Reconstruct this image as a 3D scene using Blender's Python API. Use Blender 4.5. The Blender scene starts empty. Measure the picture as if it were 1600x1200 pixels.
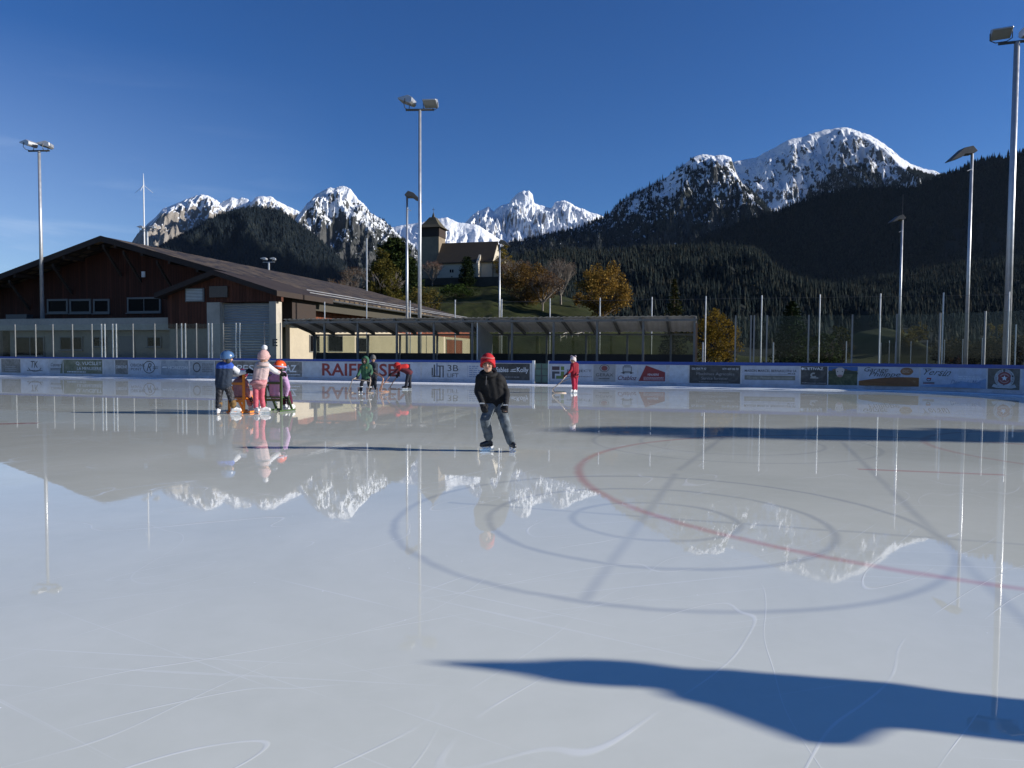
import bpy, bmesh, math, random
import numpy as np
from mathutils import Vector, Matrix, noise as mnoise
R = math.radians
SC = bpy.context.scene
COL = SC.collection
random.seed(7)

# ------------------------------------------------------------------ camera
H = 1.4
F = 1110.0                     # focal length in photo pixels (1600 wide)
PITCH, ROLL = 2.306, 0.344
camd = bpy.data.cameras.new('camera'); cam = bpy.data.objects.new('camera', camd); COL.objects.link(cam)
camd.sensor_fit = 'HORIZONTAL'; camd.sensor_width = 36.0; camd.lens = 36.0 * F / 1600
camd.clip_start = 0.05; camd.clip_end = 30000
CM = Matrix.Rotation(R(90 - PITCH), 4, 'X') @ Matrix.Rotation(R(ROLL), 4, 'Z')
cam.matrix_world = Matrix.Translation((0, 0, H)) @ CM
SC.camera = cam
CR = np.array(CM.to_3x3())

# ------------------------------------------------------------------ light
SUN_EL = 21.0
sx, sy = 0.996, -0.09
SUN = Vector((sx * math.cos(R(SUN_EL)), sy * math.cos(R(SUN_EL)), math.sin(R(SUN_EL)))).normalized()
sl = bpy.data.lights.new('sun', 'SUN'); sun = bpy.data.objects.new('sun', sl); COL.objects.link(sun)
sl.energy = 5.0; sl.angle = R(0.9); sl.color = (1.0, 0.955, 0.885)
sun.rotation_euler = (-SUN).to_track_quat('-Z', 'Y').to_euler()
W = bpy.data.worlds.new('World'); SC.world = W; W.use_nodes = True
wt = W.node_tree; wt.nodes.clear()
sky = wt.nodes.new('ShaderNodeTexSky'); sky.sky_type = 'NISHITA'; sky.sun_disc = False
sky.sun_elevation = R(SUN_EL); sky.sun_rotation = math.atan2(SUN.x, SUN.y)
sky.altitude = 1000; sky.air_density = 1.0; sky.dust_density = 0.2; sky.ozone_density = 5.0
bg = wt.nodes.new('ShaderNodeBackground'); bg.inputs['Strength'].default_value = 0.092
wo = wt.nodes.new('ShaderNodeOutputWorld')
def wn(t): return wt.nodes.new(t)
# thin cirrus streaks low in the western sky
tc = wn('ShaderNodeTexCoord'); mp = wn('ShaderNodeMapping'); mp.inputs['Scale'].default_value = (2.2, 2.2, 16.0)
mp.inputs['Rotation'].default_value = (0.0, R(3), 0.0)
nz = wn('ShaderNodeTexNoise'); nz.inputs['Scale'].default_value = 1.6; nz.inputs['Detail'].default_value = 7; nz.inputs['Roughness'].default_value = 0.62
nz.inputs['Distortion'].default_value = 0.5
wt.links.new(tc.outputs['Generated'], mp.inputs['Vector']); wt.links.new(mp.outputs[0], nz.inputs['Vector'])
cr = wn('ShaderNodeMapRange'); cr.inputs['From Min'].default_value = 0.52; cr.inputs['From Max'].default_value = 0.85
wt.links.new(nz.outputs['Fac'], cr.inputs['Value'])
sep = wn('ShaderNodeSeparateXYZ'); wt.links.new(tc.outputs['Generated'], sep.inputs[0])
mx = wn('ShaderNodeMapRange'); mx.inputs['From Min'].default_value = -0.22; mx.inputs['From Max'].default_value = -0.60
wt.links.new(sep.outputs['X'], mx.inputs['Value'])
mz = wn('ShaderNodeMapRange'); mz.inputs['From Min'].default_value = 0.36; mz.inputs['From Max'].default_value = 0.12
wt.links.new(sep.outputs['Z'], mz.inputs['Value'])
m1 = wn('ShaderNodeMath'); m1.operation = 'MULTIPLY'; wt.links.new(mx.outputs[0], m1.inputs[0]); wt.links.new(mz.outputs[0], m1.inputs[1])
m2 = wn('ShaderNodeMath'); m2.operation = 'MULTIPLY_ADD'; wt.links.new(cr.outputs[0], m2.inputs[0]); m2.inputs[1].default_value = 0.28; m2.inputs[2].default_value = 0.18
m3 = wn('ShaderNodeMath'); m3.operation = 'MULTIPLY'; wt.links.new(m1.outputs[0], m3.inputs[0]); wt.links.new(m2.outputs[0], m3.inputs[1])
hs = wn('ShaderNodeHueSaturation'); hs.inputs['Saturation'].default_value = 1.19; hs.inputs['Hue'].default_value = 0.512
wt.links.new(sky.outputs[0], hs.inputs['Color'])
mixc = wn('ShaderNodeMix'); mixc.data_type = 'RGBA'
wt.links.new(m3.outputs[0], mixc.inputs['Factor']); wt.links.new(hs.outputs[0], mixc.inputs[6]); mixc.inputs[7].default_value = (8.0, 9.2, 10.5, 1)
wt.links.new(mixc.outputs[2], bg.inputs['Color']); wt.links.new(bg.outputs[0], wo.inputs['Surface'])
SC.view_settings.view_transform = 'Standard'; SC.view_settings.look = 'None'
SC.view_settings.exposure = 0.25; SC.view_settings.gamma = 1.0

# ------------------------------------------------------------------ pixel <-> world
def ray(px, py):
    d = CR @ np.array([(px - 800) / F, -(py - 600) / F, -1.0]); return d
def at(px, py, Y):
    d = ray(px, py); return Vector((d[0] / d[1] * Y, Y, H + d[2] / d[1] * Y))
def ground(px, py, z=0.0):
    d = ray(px, py); k = (z - H) / d[2]; return Vector((d[0] * k, d[1] * k, z))
CI = CR.T
def project(P):
    P = np.asarray(P, float) - np.array([0, 0, H]); c = P @ CI.T
    return 800 + F * c[..., 0] / -c[..., 2], 600 - F * c[..., 1] / -c[..., 2]
# rink frame: s runs along the far boards to the right, t away from the camera
UX, UY = 0.967, -0.2548
def ST(s, t, z=0.0): return Vector((s * UX - t * UY, s * UY + t * UX, z))
RZ = math.atan2(UY, UX)
def at_t(px, py, t):
    d = ray(px, py); k = t / (-d[0] * UY + d[1] * UX); return Vector((d[0] * k, d[1] * k, H + d[2] * k))
def s_of(p): return p.x * UX + p.y * UY
def t_of(p): return -p.x * UY + p.y * UX

# ------------------------------------------------------------------ noise in numpy
_rng = np.random.RandomState(11)
_perm = _rng.permutation(512); _perm = np.concatenate([_perm, _perm, _perm])
_gr = _rng.uniform(0, 2 * np.pi, 512); _gx, _gy = np.cos(_gr), np.sin(_gr)
def perlin(x, y):
    xi = np.floor(x).astype(int); yi = np.floor(y).astype(int); xf = x - xi; yf = y - yi
    def g(ix, iy, fx, fy):
        h = _perm[(_perm[ix & 511] + iy) & 511]; return _gx[h] * fx + _gy[h] * fy
    u = xf * xf * xf * (xf * (xf * 6 - 15) + 10); v = yf * yf * yf * (yf * (yf * 6 - 15) + 10)
    a = g(xi, yi, xf, yf); b = g(xi + 1, yi, xf - 1, yf); c = g(xi, yi + 1, xf, yf - 1); d = g(xi + 1, yi + 1, xf - 1, yf - 1)
    return (a + (b - a) * u) + ((c + (d - c) * u) - (a + (b - a) * u)) * v
def fbm(x, y, o=5, gain=0.5):
    s = 0; a = 1; f = 1
    for i in range(o): s = s + a * perlin(x * f + 17.3 * i, y * f + 9.1 * i); a *= gain; f *= 2.03
    return s
def ridged(x, y, o=6, gain=0.55):
    s = 0; a = 1; f = 1; w = 1.0
    for i in range(o):
        n = 1 - np.abs(perlin(x * f + 31.7 * i, y * f + 5.3 * i)) * 1.9; n = n * n * w
        w = np.clip(n * 1.6, 0, 1); s = s + a * n; a *= gain; f *= 2.07
    return s

# ------------------------------------------------------------------ object helpers
def link(name, me, mat=None, parent=None, smooth=False):
    o = bpy.data.objects.new(name, me); COL.objects.link(o)
    if mat is not None: me.materials.append(mat)
    if parent is not None: o.parent = parent
    if smooth: me.shade_smooth()
    return o
def tag(o, label=None, cat=None, group=None, kind=None):
    if label: o['label'] = label
    if cat: o['category'] = cat
    if group: o['group'] = group
    if kind: o['kind'] = kind
    return o
def thing(name, label, cat, loc=(0, 0, 0), rz=0.0, group=None):
    o = bpy.data.objects.new(name, None); COL.objects.link(o); o.location = loc; o.rotation_euler = (0, 0, rz)
    o.empty_display_size = 0.2
    return tag(o, label, cat, group)
def np_mesh(name, verts, faces):
    """verts (n,3); faces (m,k) array of equal-length polygons"""
    me = bpy.data.meshes.new(name); v = np.asarray(verts, np.float32); f = np.asarray(faces, np.int32)
    me.vertices.add(len(v)); me.vertices.foreach_set('co', v.ravel())
    k = f.shape[1]; me.loops.add(f.size); me.loops.foreach_set('vertex_index', f.ravel())
    me.polygons.add(len(f)); me.polygons.foreach_set('loop_start', np.arange(0, f.size, k, dtype=np.int32))
    me.update(calc_edges=True); me.validate(); return me
class MB:
    def __init__(self): self.v = []; self.f = []
    def add(self, vs, fs):
        n = len(self.v); self.v += [tuple(p) for p in vs]; self.f += [tuple(i + n for i in q) for q in fs]; return self
    def box(self, a, b, M=None):
        x0, y0, z0 = a; x1, y1, z1 = b
        vs = [Vector(p) for p in ((x0,y0,z0),(x1,y0,z0),(x1,y1,z0),(x0,y1,z0),(x0,y0,z1),(x1,y0,z1),(x1,y1,z1),(x0,y1,z1))]
        if M is not None: vs = [M @ p for p in vs]
        return self.add(vs, [(3,2,1,0),(4,5,6,7),(0,1,5,4),(1,2,6,5),(2,3,7,6),(3,0,4,7)])
    def bst(self, s0, s1, t0, t1, z0, z1):           # box in the rink frame
        vs = [ST(*p) for p in ((s0,t0,z0),(s1,t0,z0),(s1,t1,z0),(s0,t1,z0),(s0,t0,z1),(s1,t0,z1),(s1,t1,z1),(s0,t1,z1))]
        return self.add(vs, [(3,2,1,0),(4,5,6,7),(0,1,5,4),(1,2,6,5),(2,3,7,6),(3,0,4,7)])
    def prism(self, poly, off):                      # planar polygon (3D points) extruded by vector
        n = len(poly); off = Vector(off); p = [Vector(q) for q in poly]
        vs = p + [q + off for q in p]
        fs = [tuple(range(n))[::-1], tuple(range(n, 2 * n))] + [(i, (i + 1) % n, n + (i + 1) % n, n + i) for i in range(n)]
        return self.add(vs, fs)
    def tube(self, pts, r, n=8, cap=True):
        pts = [Vector(p) for p in pts]; rs = r if isinstance(r, (list, tuple)) else [r] * len(pts)
        rings = []; prev = None
        for i, p in enumerate(pts):
            d = (pts[min(i + 1, len(pts) - 1)] - pts[max(i - 1, 0)]).normalized()
            a = Vector((0, 0, 1)) if abs(d.z) < 0.9 else Vector((1, 0, 0))
            if prev is not None: a = prev
            x = (a - d * a.dot(d)).normalized(); y = d.cross(x); prev = x
            rings.append([p + (x * math.cos(k * 2 * math.pi / n) + y * math.sin(k * 2 * math.pi / n)) * rs[i] for k in range(n)])
        vs = [q for g in rings for q in g]; fs = []
        for i in range(len(pts) - 1):
            for k in range(n): fs.append((i*n+k, i*n+(k+1)%n, (i+1)*n+(k+1)%n, (i+1)*n+k))
        if cap: fs.append(tuple(range(n))[::-1]); fs.append(tuple(range((len(pts)-1)*n, len(pts)*n)))
        return self.add(vs, fs)
    def capsule(self, p, q, r1, r2, n=14):
        p = Vector(p); q = Vector(q); d = (q - p); L = d.length
        if L < 1e-5: d = Vector((0, 0, 1))
        d = d.normalized(); pts = []; rs = []
        for a in (-85, -60, -30): pts.append(p + d * r1 * math.sin(R(a))); rs.append(r1 * math.cos(R(a)))
        pts.append(p); rs.append(r1); pts.append(q); rs.append(r2)
        for a in (30, 60, 85): pts.append(q + d * r2 * math.sin(R(a))); rs.append(r2 * math.cos(R(a)))
        return self.tube(pts, rs, n)
    def ball(self, c, rad, M=None, n=16, m=10):
        c = Vector(c); rad = Vector(rad) if not isinstance(rad, (int, float)) else Vector((rad,) * 3)
        vs = []; fs = []
        for i in range(m + 1):
            th = math.pi * (i + 0.02) / (m + 0.04)
            for k in range(n):
                ph = 2 * math.pi * k / n
                v = Vector((rad.x * math.sin(th) * math.cos(ph), rad.y * math.sin(th) * math.sin(ph), rad.z * math.cos(th)))
                vs.append(c + (M @ v if M is not None else v))
        for i in range(m):
            for k in range(n): fs.append((i*n+k, (i+1)*n+k, (i+1)*n+(k+1)%n, i*n+(k+1)%n))
        fs.append(tuple(range(n))); fs.append(tuple(range(m*n, (m+1)*n))[::-1])
        return self.add(vs, fs)
    def build(self, name, mat, parent=None, smooth=False, bevel=0.0):
        me = bpy.data.meshes.new(name); me.from_pydata(self.v, [], self.f)
        bm = bmesh.new(); bm.from_mesh(me); bmesh.ops.recalc_face_normals(bm, faces=bm.faces)
        if bevel > 0: bmesh.ops.bevel(bm, geom=list(bm.edges), offset=bevel, segments=1, affect='EDGES', clamp_overlap=True)
        bm.to_mesh(me); bm.free(); me.update()
        return link(name, me, mat, parent, smooth)
def mesh_from_mods(name, mb, mods):
    me = bpy.data.meshes.new(name); me.from_pydata(mb.v, [], mb.f)
    bm = bmesh.new(); bm.from_mesh(me); bmesh.ops.recalc_face_normals(bm, faces=bm.faces); bm.to_mesh(me); bm.free()
    o = bpy.data.objects.new('tmp', me); COL.objects.link(o)
    for t, kw in mods:
        m = o.modifiers.new(t, t)
        for k, v in kw.items(): setattr(m, k, v)
    dg = bpy.context.evaluated_depsgraph_get(); dg.update()
    out = bpy.data.meshes.new_from_object(o.evaluated_get(dg)); out.name = name
    bpy.data.objects.remove(o); bpy.data.meshes.remove(me); return out

# ------------------------------------------------------------------ materials
class NT:
    def __init__(self, name):
        self.m = bpy.data.materials.new(name); self.m.use_nodes = True; self.t = self.m.node_tree; self.t.nodes.clear()
        self.out = self.n('ShaderNodeOutputMaterial')
    def n(self, t, **kw):
        x = self.t.nodes.new(t)
        for k, v in kw.items(): setattr(x, k, v)
        return x
    def l(self, a, b): self.t.links.new(a, b)
    def val(self, sock, v):
        if hasattr(v, 'is_output'): self.l(v, sock)
        else: sock.default_value = v
    def math(self, op, a, b=0.0, c=0.0, clamp=False):
        x = self.n('ShaderNodeMath', operation=op); x.use_clamp = clamp
        self.val(x.inputs[0], a); self.val(x.inputs[1], b)
        if len(x.inputs) > 2: self.val(x.inputs[2], c)
        return x.outputs[0]
    def mapr(self, v, a, b, c=0.0, d=1.0, smooth=False):
        x = self.n('ShaderNodeMapRange'); 
        if smooth: x.interpolation_type = 'SMOOTHSTEP'
        self.val(x.inputs['Value'], v); x.inputs['From Min'].default_value = a; x.inputs['From Max'].default_value = b
        x.inputs['To Min'].default_value = c; x.inputs['To Max'].default_value = d; return x.outputs[0]
    def mix(self, f, a, b):
        x = self.n('ShaderNodeMix', data_type='RGBA'); self.val(x.inputs['Factor'], f)
        for s, v in ((x.inputs[6], a), (x.inputs[7], b)):
            if hasattr(v, 'is_output'): self.l(v, s)
            else: s.default_value = (*v[:3], 1)
        return x.outputs[2]
    def noise(self, vec, scale, detail=4, rough=0.55, dist=0.0):
        x = self.n('ShaderNodeTexNoise'); x.inputs['Scale'].default_value = scale; x.inputs['Detail'].default_value = detail
        x.inputs['Roughness'].default_value = rough; x.inputs['Distortion'].default_value = dist
        if vec is not None: self.l(vec, x.inputs['Vector'])
        return x.outputs['Fac']
    def coord(self, kind='Object', scale=None, rot=None):
        c = self.n('ShaderNodeTexCoord').outputs[kind]
        if scale is None and rot is None: return c
        for key, v in (('Rotation', rot), ('Scale', scale)):
            if v: m = self.n('ShaderNodeMapping'); self.l(c, m.inputs['Vector']); m.inputs[key].default_value = v; c = m.outputs[0]
        return c
    def bsdf(self, color, rough=0.6, metal=0.0, bump=None, strength=0.3, dist=0.02, spec=0.5, **kw):
        p = self.n('ShaderNodeBsdfPrincipled')
        if hasattr(color, 'is_output'): self.l(color, p.inputs['Base Color'])
        else: p.inputs['Base Color'].default_value = (*color[:3], 1)
        self.val(p.inputs['Roughness'], rough); p.inputs['Metallic'].default_value = metal
        p.inputs['Specular IOR Level'].default_value = spec
        for k, v in kw.items(): self.val(p.inputs[k], v)
        if bump is not None:
            b = self.n('ShaderNodeBump'); b.inputs['Strength'].default_value = strength; b.inputs['Distance'].default_value = dist
            self.l(bump, b.inputs['Height']); self.l(b.outputs[0], p.inputs['Normal'])
        self.l(p.outputs[0], self.out.inputs['Surface']); return self.m
_mc = {}
def simple(name, col, rough=0.6, metal=0.0, var=0.25, scale=6.0, bump=0.15, spec=0.5, dist=0.01):
    if name in _mc: return _mc[name]
    t = NT(name); c = t.coord('Object'); n1 = t.noise(c, scale, 5); n2 = t.noise(c, scale * 7, 3)
    f = t.math('ADD', t.math('MULTIPLY', n1, 0.65), t.math('MULTIPLY', n2, 0.35))
    d = [x * (1 - var) for x in col]; b = [min(1, x * (1 + var)) for x in col]
    cc = t.mix(t.mapr(f, 0.3, 0.7), d, b)
    _mc[name] = t.bsdf(cc, t.mapr(n1, 0.3, 0.7, max(0.05, rough - 0.08), min(1, rough + 0.08)), metal, n2, bump, dist, spec); return _mc[name]
def foliage(name, cols, rough=0.75, trans=0.25):
    if name in _mc: return _mc[name]
    t = NT(name); g = t.n('ShaderNodeNewGeometry'); r = t.n('ShaderNodeValToRGB'); t.l(g.outputs['Random Per Island'], r.inputs[0])
    e = r.color_ramp.elements; e[0].color = (*cols[0], 1); e[1].color = (*cols[-1], 1)
    for i, c in enumerate(cols[1:-1]): x = e.new((i + 1) / (len(cols) - 1)); x.color = (*c, 1)
    n = t.noise(t.coord('Object'), 0.35, 3); hv = t.n('ShaderNodeHueSaturation'); t.l(r.outputs[0], hv.inputs['Color']); t.l(t.mapr(n, 0.3, 0.7, 0.65, 1.35), hv.inputs['Value'])
    d = t.n('ShaderNodeBsdfDiffuse'); t.l(hv.outputs[0], d.inputs[0]); tr = t.n('ShaderNodeBsdfTranslucent'); t.l(hv.outputs[0], tr.inputs[0])
    ms = t.n('ShaderNodeMixShader'); ms.inputs[0].default_value = trans; t.l(d.outputs[0], ms.inputs[1]); t.l(tr.outputs[0], ms.inputs[2])
    t.l(ms.outputs[0], t.out.inputs['Surface']); _mc[name] = t.m; return t.m

def ice_material():
    t = NT('ice'); c = t.coord('Object'); sp = t.n('ShaderNodeSeparateXYZ'); t.l(c, sp.inputs[0])
    wob = t.n('ShaderNodeTexNoise'); wob.inputs['Scale'].default_value = 3.0; wob.inputs['Detail'].default_value = 3; t.l(c, wob.inputs['Vector'])
    w = t.math('MULTIPLY', t.math('SUBTRACT', wob.outputs['Fac'], 0.5), 0.05)
    X = t.math('ADD', sp.outputs['X'], w); Y = t.math('ADD', sp.outputs['Y'], w)
    soft = t.noise(c, 0.7, 4)
    def ring(cx, cy, r, wd, blur=0.045):
        dx = t.math('SUBTRACT', X, cx); dy = t.math('SUBTRACT', Y, cy)
        d = t.math('SQRT', t.math('ADD', t.math('MULTIPLY', dx, dx), t.math('MULTIPLY', dy, dy)))
        return t.mapr(t.math('ABSOLUTE', t.math('SUBTRACT', d, r)), wd / 2 + blur, max(0.0, wd / 2 - blur), 0, 1, True)
    def line(p, q, wd, blur=0.05):
        p = Vector(p[:2]); q = Vector(q[:2]); d = q - p; L = d.length; d = d / L; nrm = Vector((-d.y, d.x))
        u = t.math('ADD', t.math('ADD', t.math('MULTIPLY', X, nrm.x), t.math('MULTIPLY', Y, nrm.y)), -(p.x * nrm.x + p.y * nrm.y))
        v = t.math('ADD', t.math('ADD', t.math('MULTIPLY', X, d.x), t.math('MULTIPLY', Y, d.y)), -(p.x * d.x + p.y * d.y))
        a = t.mapr(t.math('ABSOLUTE', u), wd / 2 + blur, max(0.0, wd / 2 - blur), 0, 1, True)
        m = t.math('ABSOLUTE', t.math('SUBTRACT', v, L / 2)); return t.math('MULTIPLY', a, t.math('LESS_THAN', m, L / 2))
    def mx(*a):
        r = a[0]
        for b in a[1:]: r = t.math('MAXIMUM', r, b)
        return r
    G = lambda x, y: ground(x, y)
    blue = mx(ring(HC.x, HC.y, 2.20, .035), ring(HC.x, HC.y, 1.42, .035), ring(HC.x, HC.y, 0.70, .035),
              t.math('MULTIPLY', ring(HC2.x, HC2.y, 2.20, .04), .6), t.math('MULTIPLY', ring(HC2.x, HC2.y, 1.42, .04), .6),
              t.math('MULTIPLY', mx(line(G(1056, 740), G(912, 938), .05), line(G(1130, 683), G(1060, 735), .06),
              line(G(700, 785), G(1620, 852), .02), line(G(1315, 690), G(1620, 990), .05)), .75))
    red = mx(ring(FC.x, FC.y, FR, .09, 0.05), t.math('MULTIPLY', ring(FC.x + 4.4, FC.y + 2.3, 3.1, .10, .05), 0.7),
             line(G(1340, 733), G(1570, 742), .10))
    reds = line(G(-20, 663), G(60, 661), .22)
    n1 = t.noise(c, 0.35, 6, 0.6, 0.6); n2 = t.noise(c, 5.5, 5, 0.6)
    base = t.mix(t.mapr(n1, 0.3, 0.7), (0.63, 0.645, 0.565), (0.755, 0.765, 0.675))
    base = t.mix(t.math('MULTIPLY', t.mapr(n2, 0.35, 0.75), 0.16), base, (0.84, 0.84, 0.77))
    base = t.mix(t.math('MULTIPLY', blue, t.mapr(soft, 0.3, 0.7, 0.24, 0.42)), base, (0.22, 0.26, 0.34))
    base = t.mix(t.math('MULTIPLY', red, t.mapr(soft, 0.3, 0.7, 0.32, 0.52)), base, (0.55, 0.16, 0.18))
    base = t.mix(t.math('MULTIPLY', reds, 0.7), base, (0.5, 0.12, 0.12))
    # frozen flow edges: iso-lines of slow noise
    cs = t.coord('Object', (0.17, 0.60, 1.0), (0, 0, R(-47)))
    q = t.noise(cs, 1.0, 2.6, 0.30, 0.0); q2 = t.noise(t.coord('Object', (0.3, 0.75, 1.0), (0, 0, R(-70))), 0.8, 2.2, 0.32, 0.0)
    brk = t.mapr(t.noise(c, 1.1, 3), 0.42, 0.58)
    def iso(v, k, wd): return t.mapr(t.math('ABSOLUTE', t.math('SUBTRACT', v, k)), wd, wd * 0.25, 0, 1, True)
    fl = mx(iso(q, .465, .0012), iso(q, .56, .0012), iso(q, .40, .0011), iso(q, .62, .0011), t.math('MULTIPLY', iso(q2, .50, .0013), .7))
    fl = t.math('MULTIPLY', fl, brk)
    base = t.mix(t.math('MULTIPLY', fl, 0.40), base, (0.93, 0.95, 0.96))
    # skate scratches
    scr = None
    for k, (rz, s) in enumerate(((6, 1.0), (-17, 1.3), (31, 0.9))):
        z = t.noise(t.coord('Object', (0.22 * s, 26 * s, 1), (0, 0, R(rz))), 1.0, 3, 0.6, 0.1); z = t.mapr(z, 0.66, 0.74, 0, 1, True); scr = z if scr is None else t.math('MAXIMUM', scr, z)
    base = t.mix(t.math('MULTIPLY', scr, 0.28), base, (0.92, 0.94, 0.95))
    vo = t.n('ShaderNodeTexVoronoi'); vo.inputs['Scale'].default_value = 9.0; t.l(c, vo.inputs['Vector'])
    sp1 = t.math('MULTIPLY', t.math('LESS_THAN', vo.outputs['Distance'], 0.045), t.math('GREATER_THAN', t.n('ShaderNodeSeparateColor').outputs[0], 2.0))
    sc = t.n('ShaderNodeSeparateColor'); t.l(vo.outputs['Color'], sc.inputs[0])
    sp1 = t.math('MULTIPLY', t.math('LESS_THAN', vo.outputs['Distance'], 0.05), t.math('GREATER_THAN', sc.outputs[0], 0.86))
    base = t.mix(t.math('MULTIPLY', sp1, 0.85), base, (0.98, 0.98, 0.98))  # tiny white sparkle glints painted into the ice colour
    hgt = t.math('ADD', t.math('ADD', t.math('MULTIPLY', fl, 0.35), t.math('MULTIPLY', t.noise(c, 0.8, 3, 0.5), 0.55)), t.math('MULTIPLY', t.noise(c, 14, 3), 0.018))
    rgh = t.math('ADD', t.mapr(t.noise(c, 0.5, 4), 0.35, 0.7, 0.006, 0.035), t.math('MULTIPLY', t.math('ADD', fl, scr), 0.08))
    p = t.bsdf(base, rgh, 0.0, hgt, 0.35, 0.004, 0.5)
    for n in t.t.nodes:
        if n.type == 'BSDF_PRINCIPLED': n.inputs['IOR'].default_value = 1.38
    return p
HC = ground(1022, 812); HC2 = ground(1140, 692)
FC = Vector((5.3, 8.2)); FR = 4.5

def snow_mat(name, z0, zs, rock=(0.17, 0.16, 0.15), snow=(0.86, 0.89, 0.93), slope=0.55, scale=0.012, bump=18.0, stripe=0.5, dark=None, spk=1.7):
    t = NT(name); c = t.coord('Object'); g = t.n('ShaderNodeNewGeometry'); s = t.n('ShaderNodeSeparateXYZ'); t.l(g.outputs['Normal'], s.inputs[0])
    sz = t.n('ShaderNodeSeparateXYZ'); t.l(c, sz.inputs[0])
    n1 = t.noise(c, scale, 7, 0.62, 0.4); n2 = t.noise(c, scale * 6, 6, 0.65); n3 = t.noise(t.coord('Object', (1, 1, 0.18)), scale * 4, 6, 0.6, 0.3)
    v = t.math('ADD', t.math('SUBTRACT', s.outputs['Z'], slope), t.math('MULTIPLY', t.math('SUBTRACT', n1, 0.5), 0.7))
    v = t.math('ADD', v, t.math('MULTIPLY', t.math('SUBTRACT', n2, 0.5), spk)); v = t.math('ADD', v, t.math('MULTIPLY', t.math('SUBTRACT', n3, 0.5), stripe * spk))
    v = t.math('ADD', v, t.mapr(sz.outputs['Z'], z0, z0 + zs, -0.9, 0.25))
    m = t.mapr(v, -0.03, 0.06, 0, 1, True)
    rk = t.mix(t.mapr(n3, 0.3, 0.7), [x * 0.55 for x in rock], [x * 1.35 for x in rock])
    if dark: rk = t.mix(t.mapr(n1, 0.4, 0.6), rk, dark)
    h = t.math('ADD', t.math('ADD', t.math('MULTIPLY', n3, 0.5), t.math('MULTIPLY', n2, 0.3)), n1)
    return t.bsdf(t.mix(m, rk, snow), 0.8, 0, h, 0.8, bump, 0.2)
def ground_mat(name, a, b, c2, scale):
    t = NT(name); c = t.coord('Object'); n1 = t.noise(c, scale, 6, 0.6); n2 = t.noise(c, scale * 9, 5, 0.65)
    col = t.mix(t.mapr(n1, 0.35, 0.65), a, b); col = t.mix(t.math('MULTIPLY', t.mapr(n2, 0.45, 0.7), 0.6), col, c2)
    return t.bsdf(col, 0.9, 0, n2, 0.7, 0.25, 0.1)
def plank_mat(name, col, pitch=0.22, axis=0):
    t = NT(name); c = t.coord('Object', None, (0, 0, -RZ)); s = t.n('ShaderNodeSeparateXYZ'); t.l(c, s.inputs[0])
    u = t.math('ADD', s.outputs[axis], 400.0); fr = t.math('FRACT', t.math('DIVIDE', u, pitch)); idx = t.math('FLOOR', t.math('DIVIDE', u, pitch))
    wn_ = t.n('ShaderNodeTexWhiteNoise', noise_dimensions='1D'); t.l(idx, wn_.inputs['W'])
    gap = t.mapr(t.math('ABSOLUTE', t.math('SUBTRACT', fr, 0.5)), 0.40, 0.48, 0, 1, True)
    gr = t.noise(t.coord('Object', (8, 8, 0.6)), 1.5, 5)
    cc = t.mix(wn_.outputs[0], [x * 0.65 for x in col], [x * 1.3 for x in col]); cc = t.mix(t.mapr(gr, 0.3, 0.7, 0, 0.5), cc, [x * 0.5 for x in col])
    cc = t.mix(t.math('MULTIPLY', gap, 0.75), cc, [x * 0.2 for x in col])
    return t.bsdf(cc, 0.75, 0, t.math('SUBTRACT', 1.0, gap), 0.6, 0.03, 0.25)
def tile_mat(name):
    t = NT(name); c = t.coord('Object', None, (0, 0, -RZ)); s = t.n('ShaderNodeSeparateXYZ'); t.l(c, s.inputs[0])
    b = t.n('ShaderNodeCombineXYZ'); t.l(s.outputs[1], b.inputs[0]); t.l(t.math('MULTIPLY', s.outputs[0], 1.0), b.inputs[1])
    br = t.n('ShaderNodeTexBrick'); t.l(b.outputs[0], br.inputs['Vector']); br.inputs['Scale'].default_value = 1.0
    br.inputs['Brick Width'].default_value = 0.85; br.inputs['Row Height'].default_value = 0.95; br.inputs['Mortar Size'].default_value = 0.17; br.inputs['Mortar Smooth'].default_value = 0.6
    br.inputs['Color1'].default_value = (0.03, 0.021, 0.013, 1); br.inputs['Color2'].default_value = (0.25, 0.175, 0.095, 1); br.inputs['Mortar'].default_value = (0.012, 0.010, 0.009, 1)
    n = t.noise(t.coord('Object'), 0.5, 5); cc = t.mix(t.mapr(n, 0.35, 0.7, 0, 0.5), br.outputs['Color'], (0.05, 0.045, 0.04))
    return t.bsdf(cc, 0.6, 0, t.math('SUBTRACT', 1.0, br.outputs['Fac']), 1.0, 0.06, 0.3)
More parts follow.
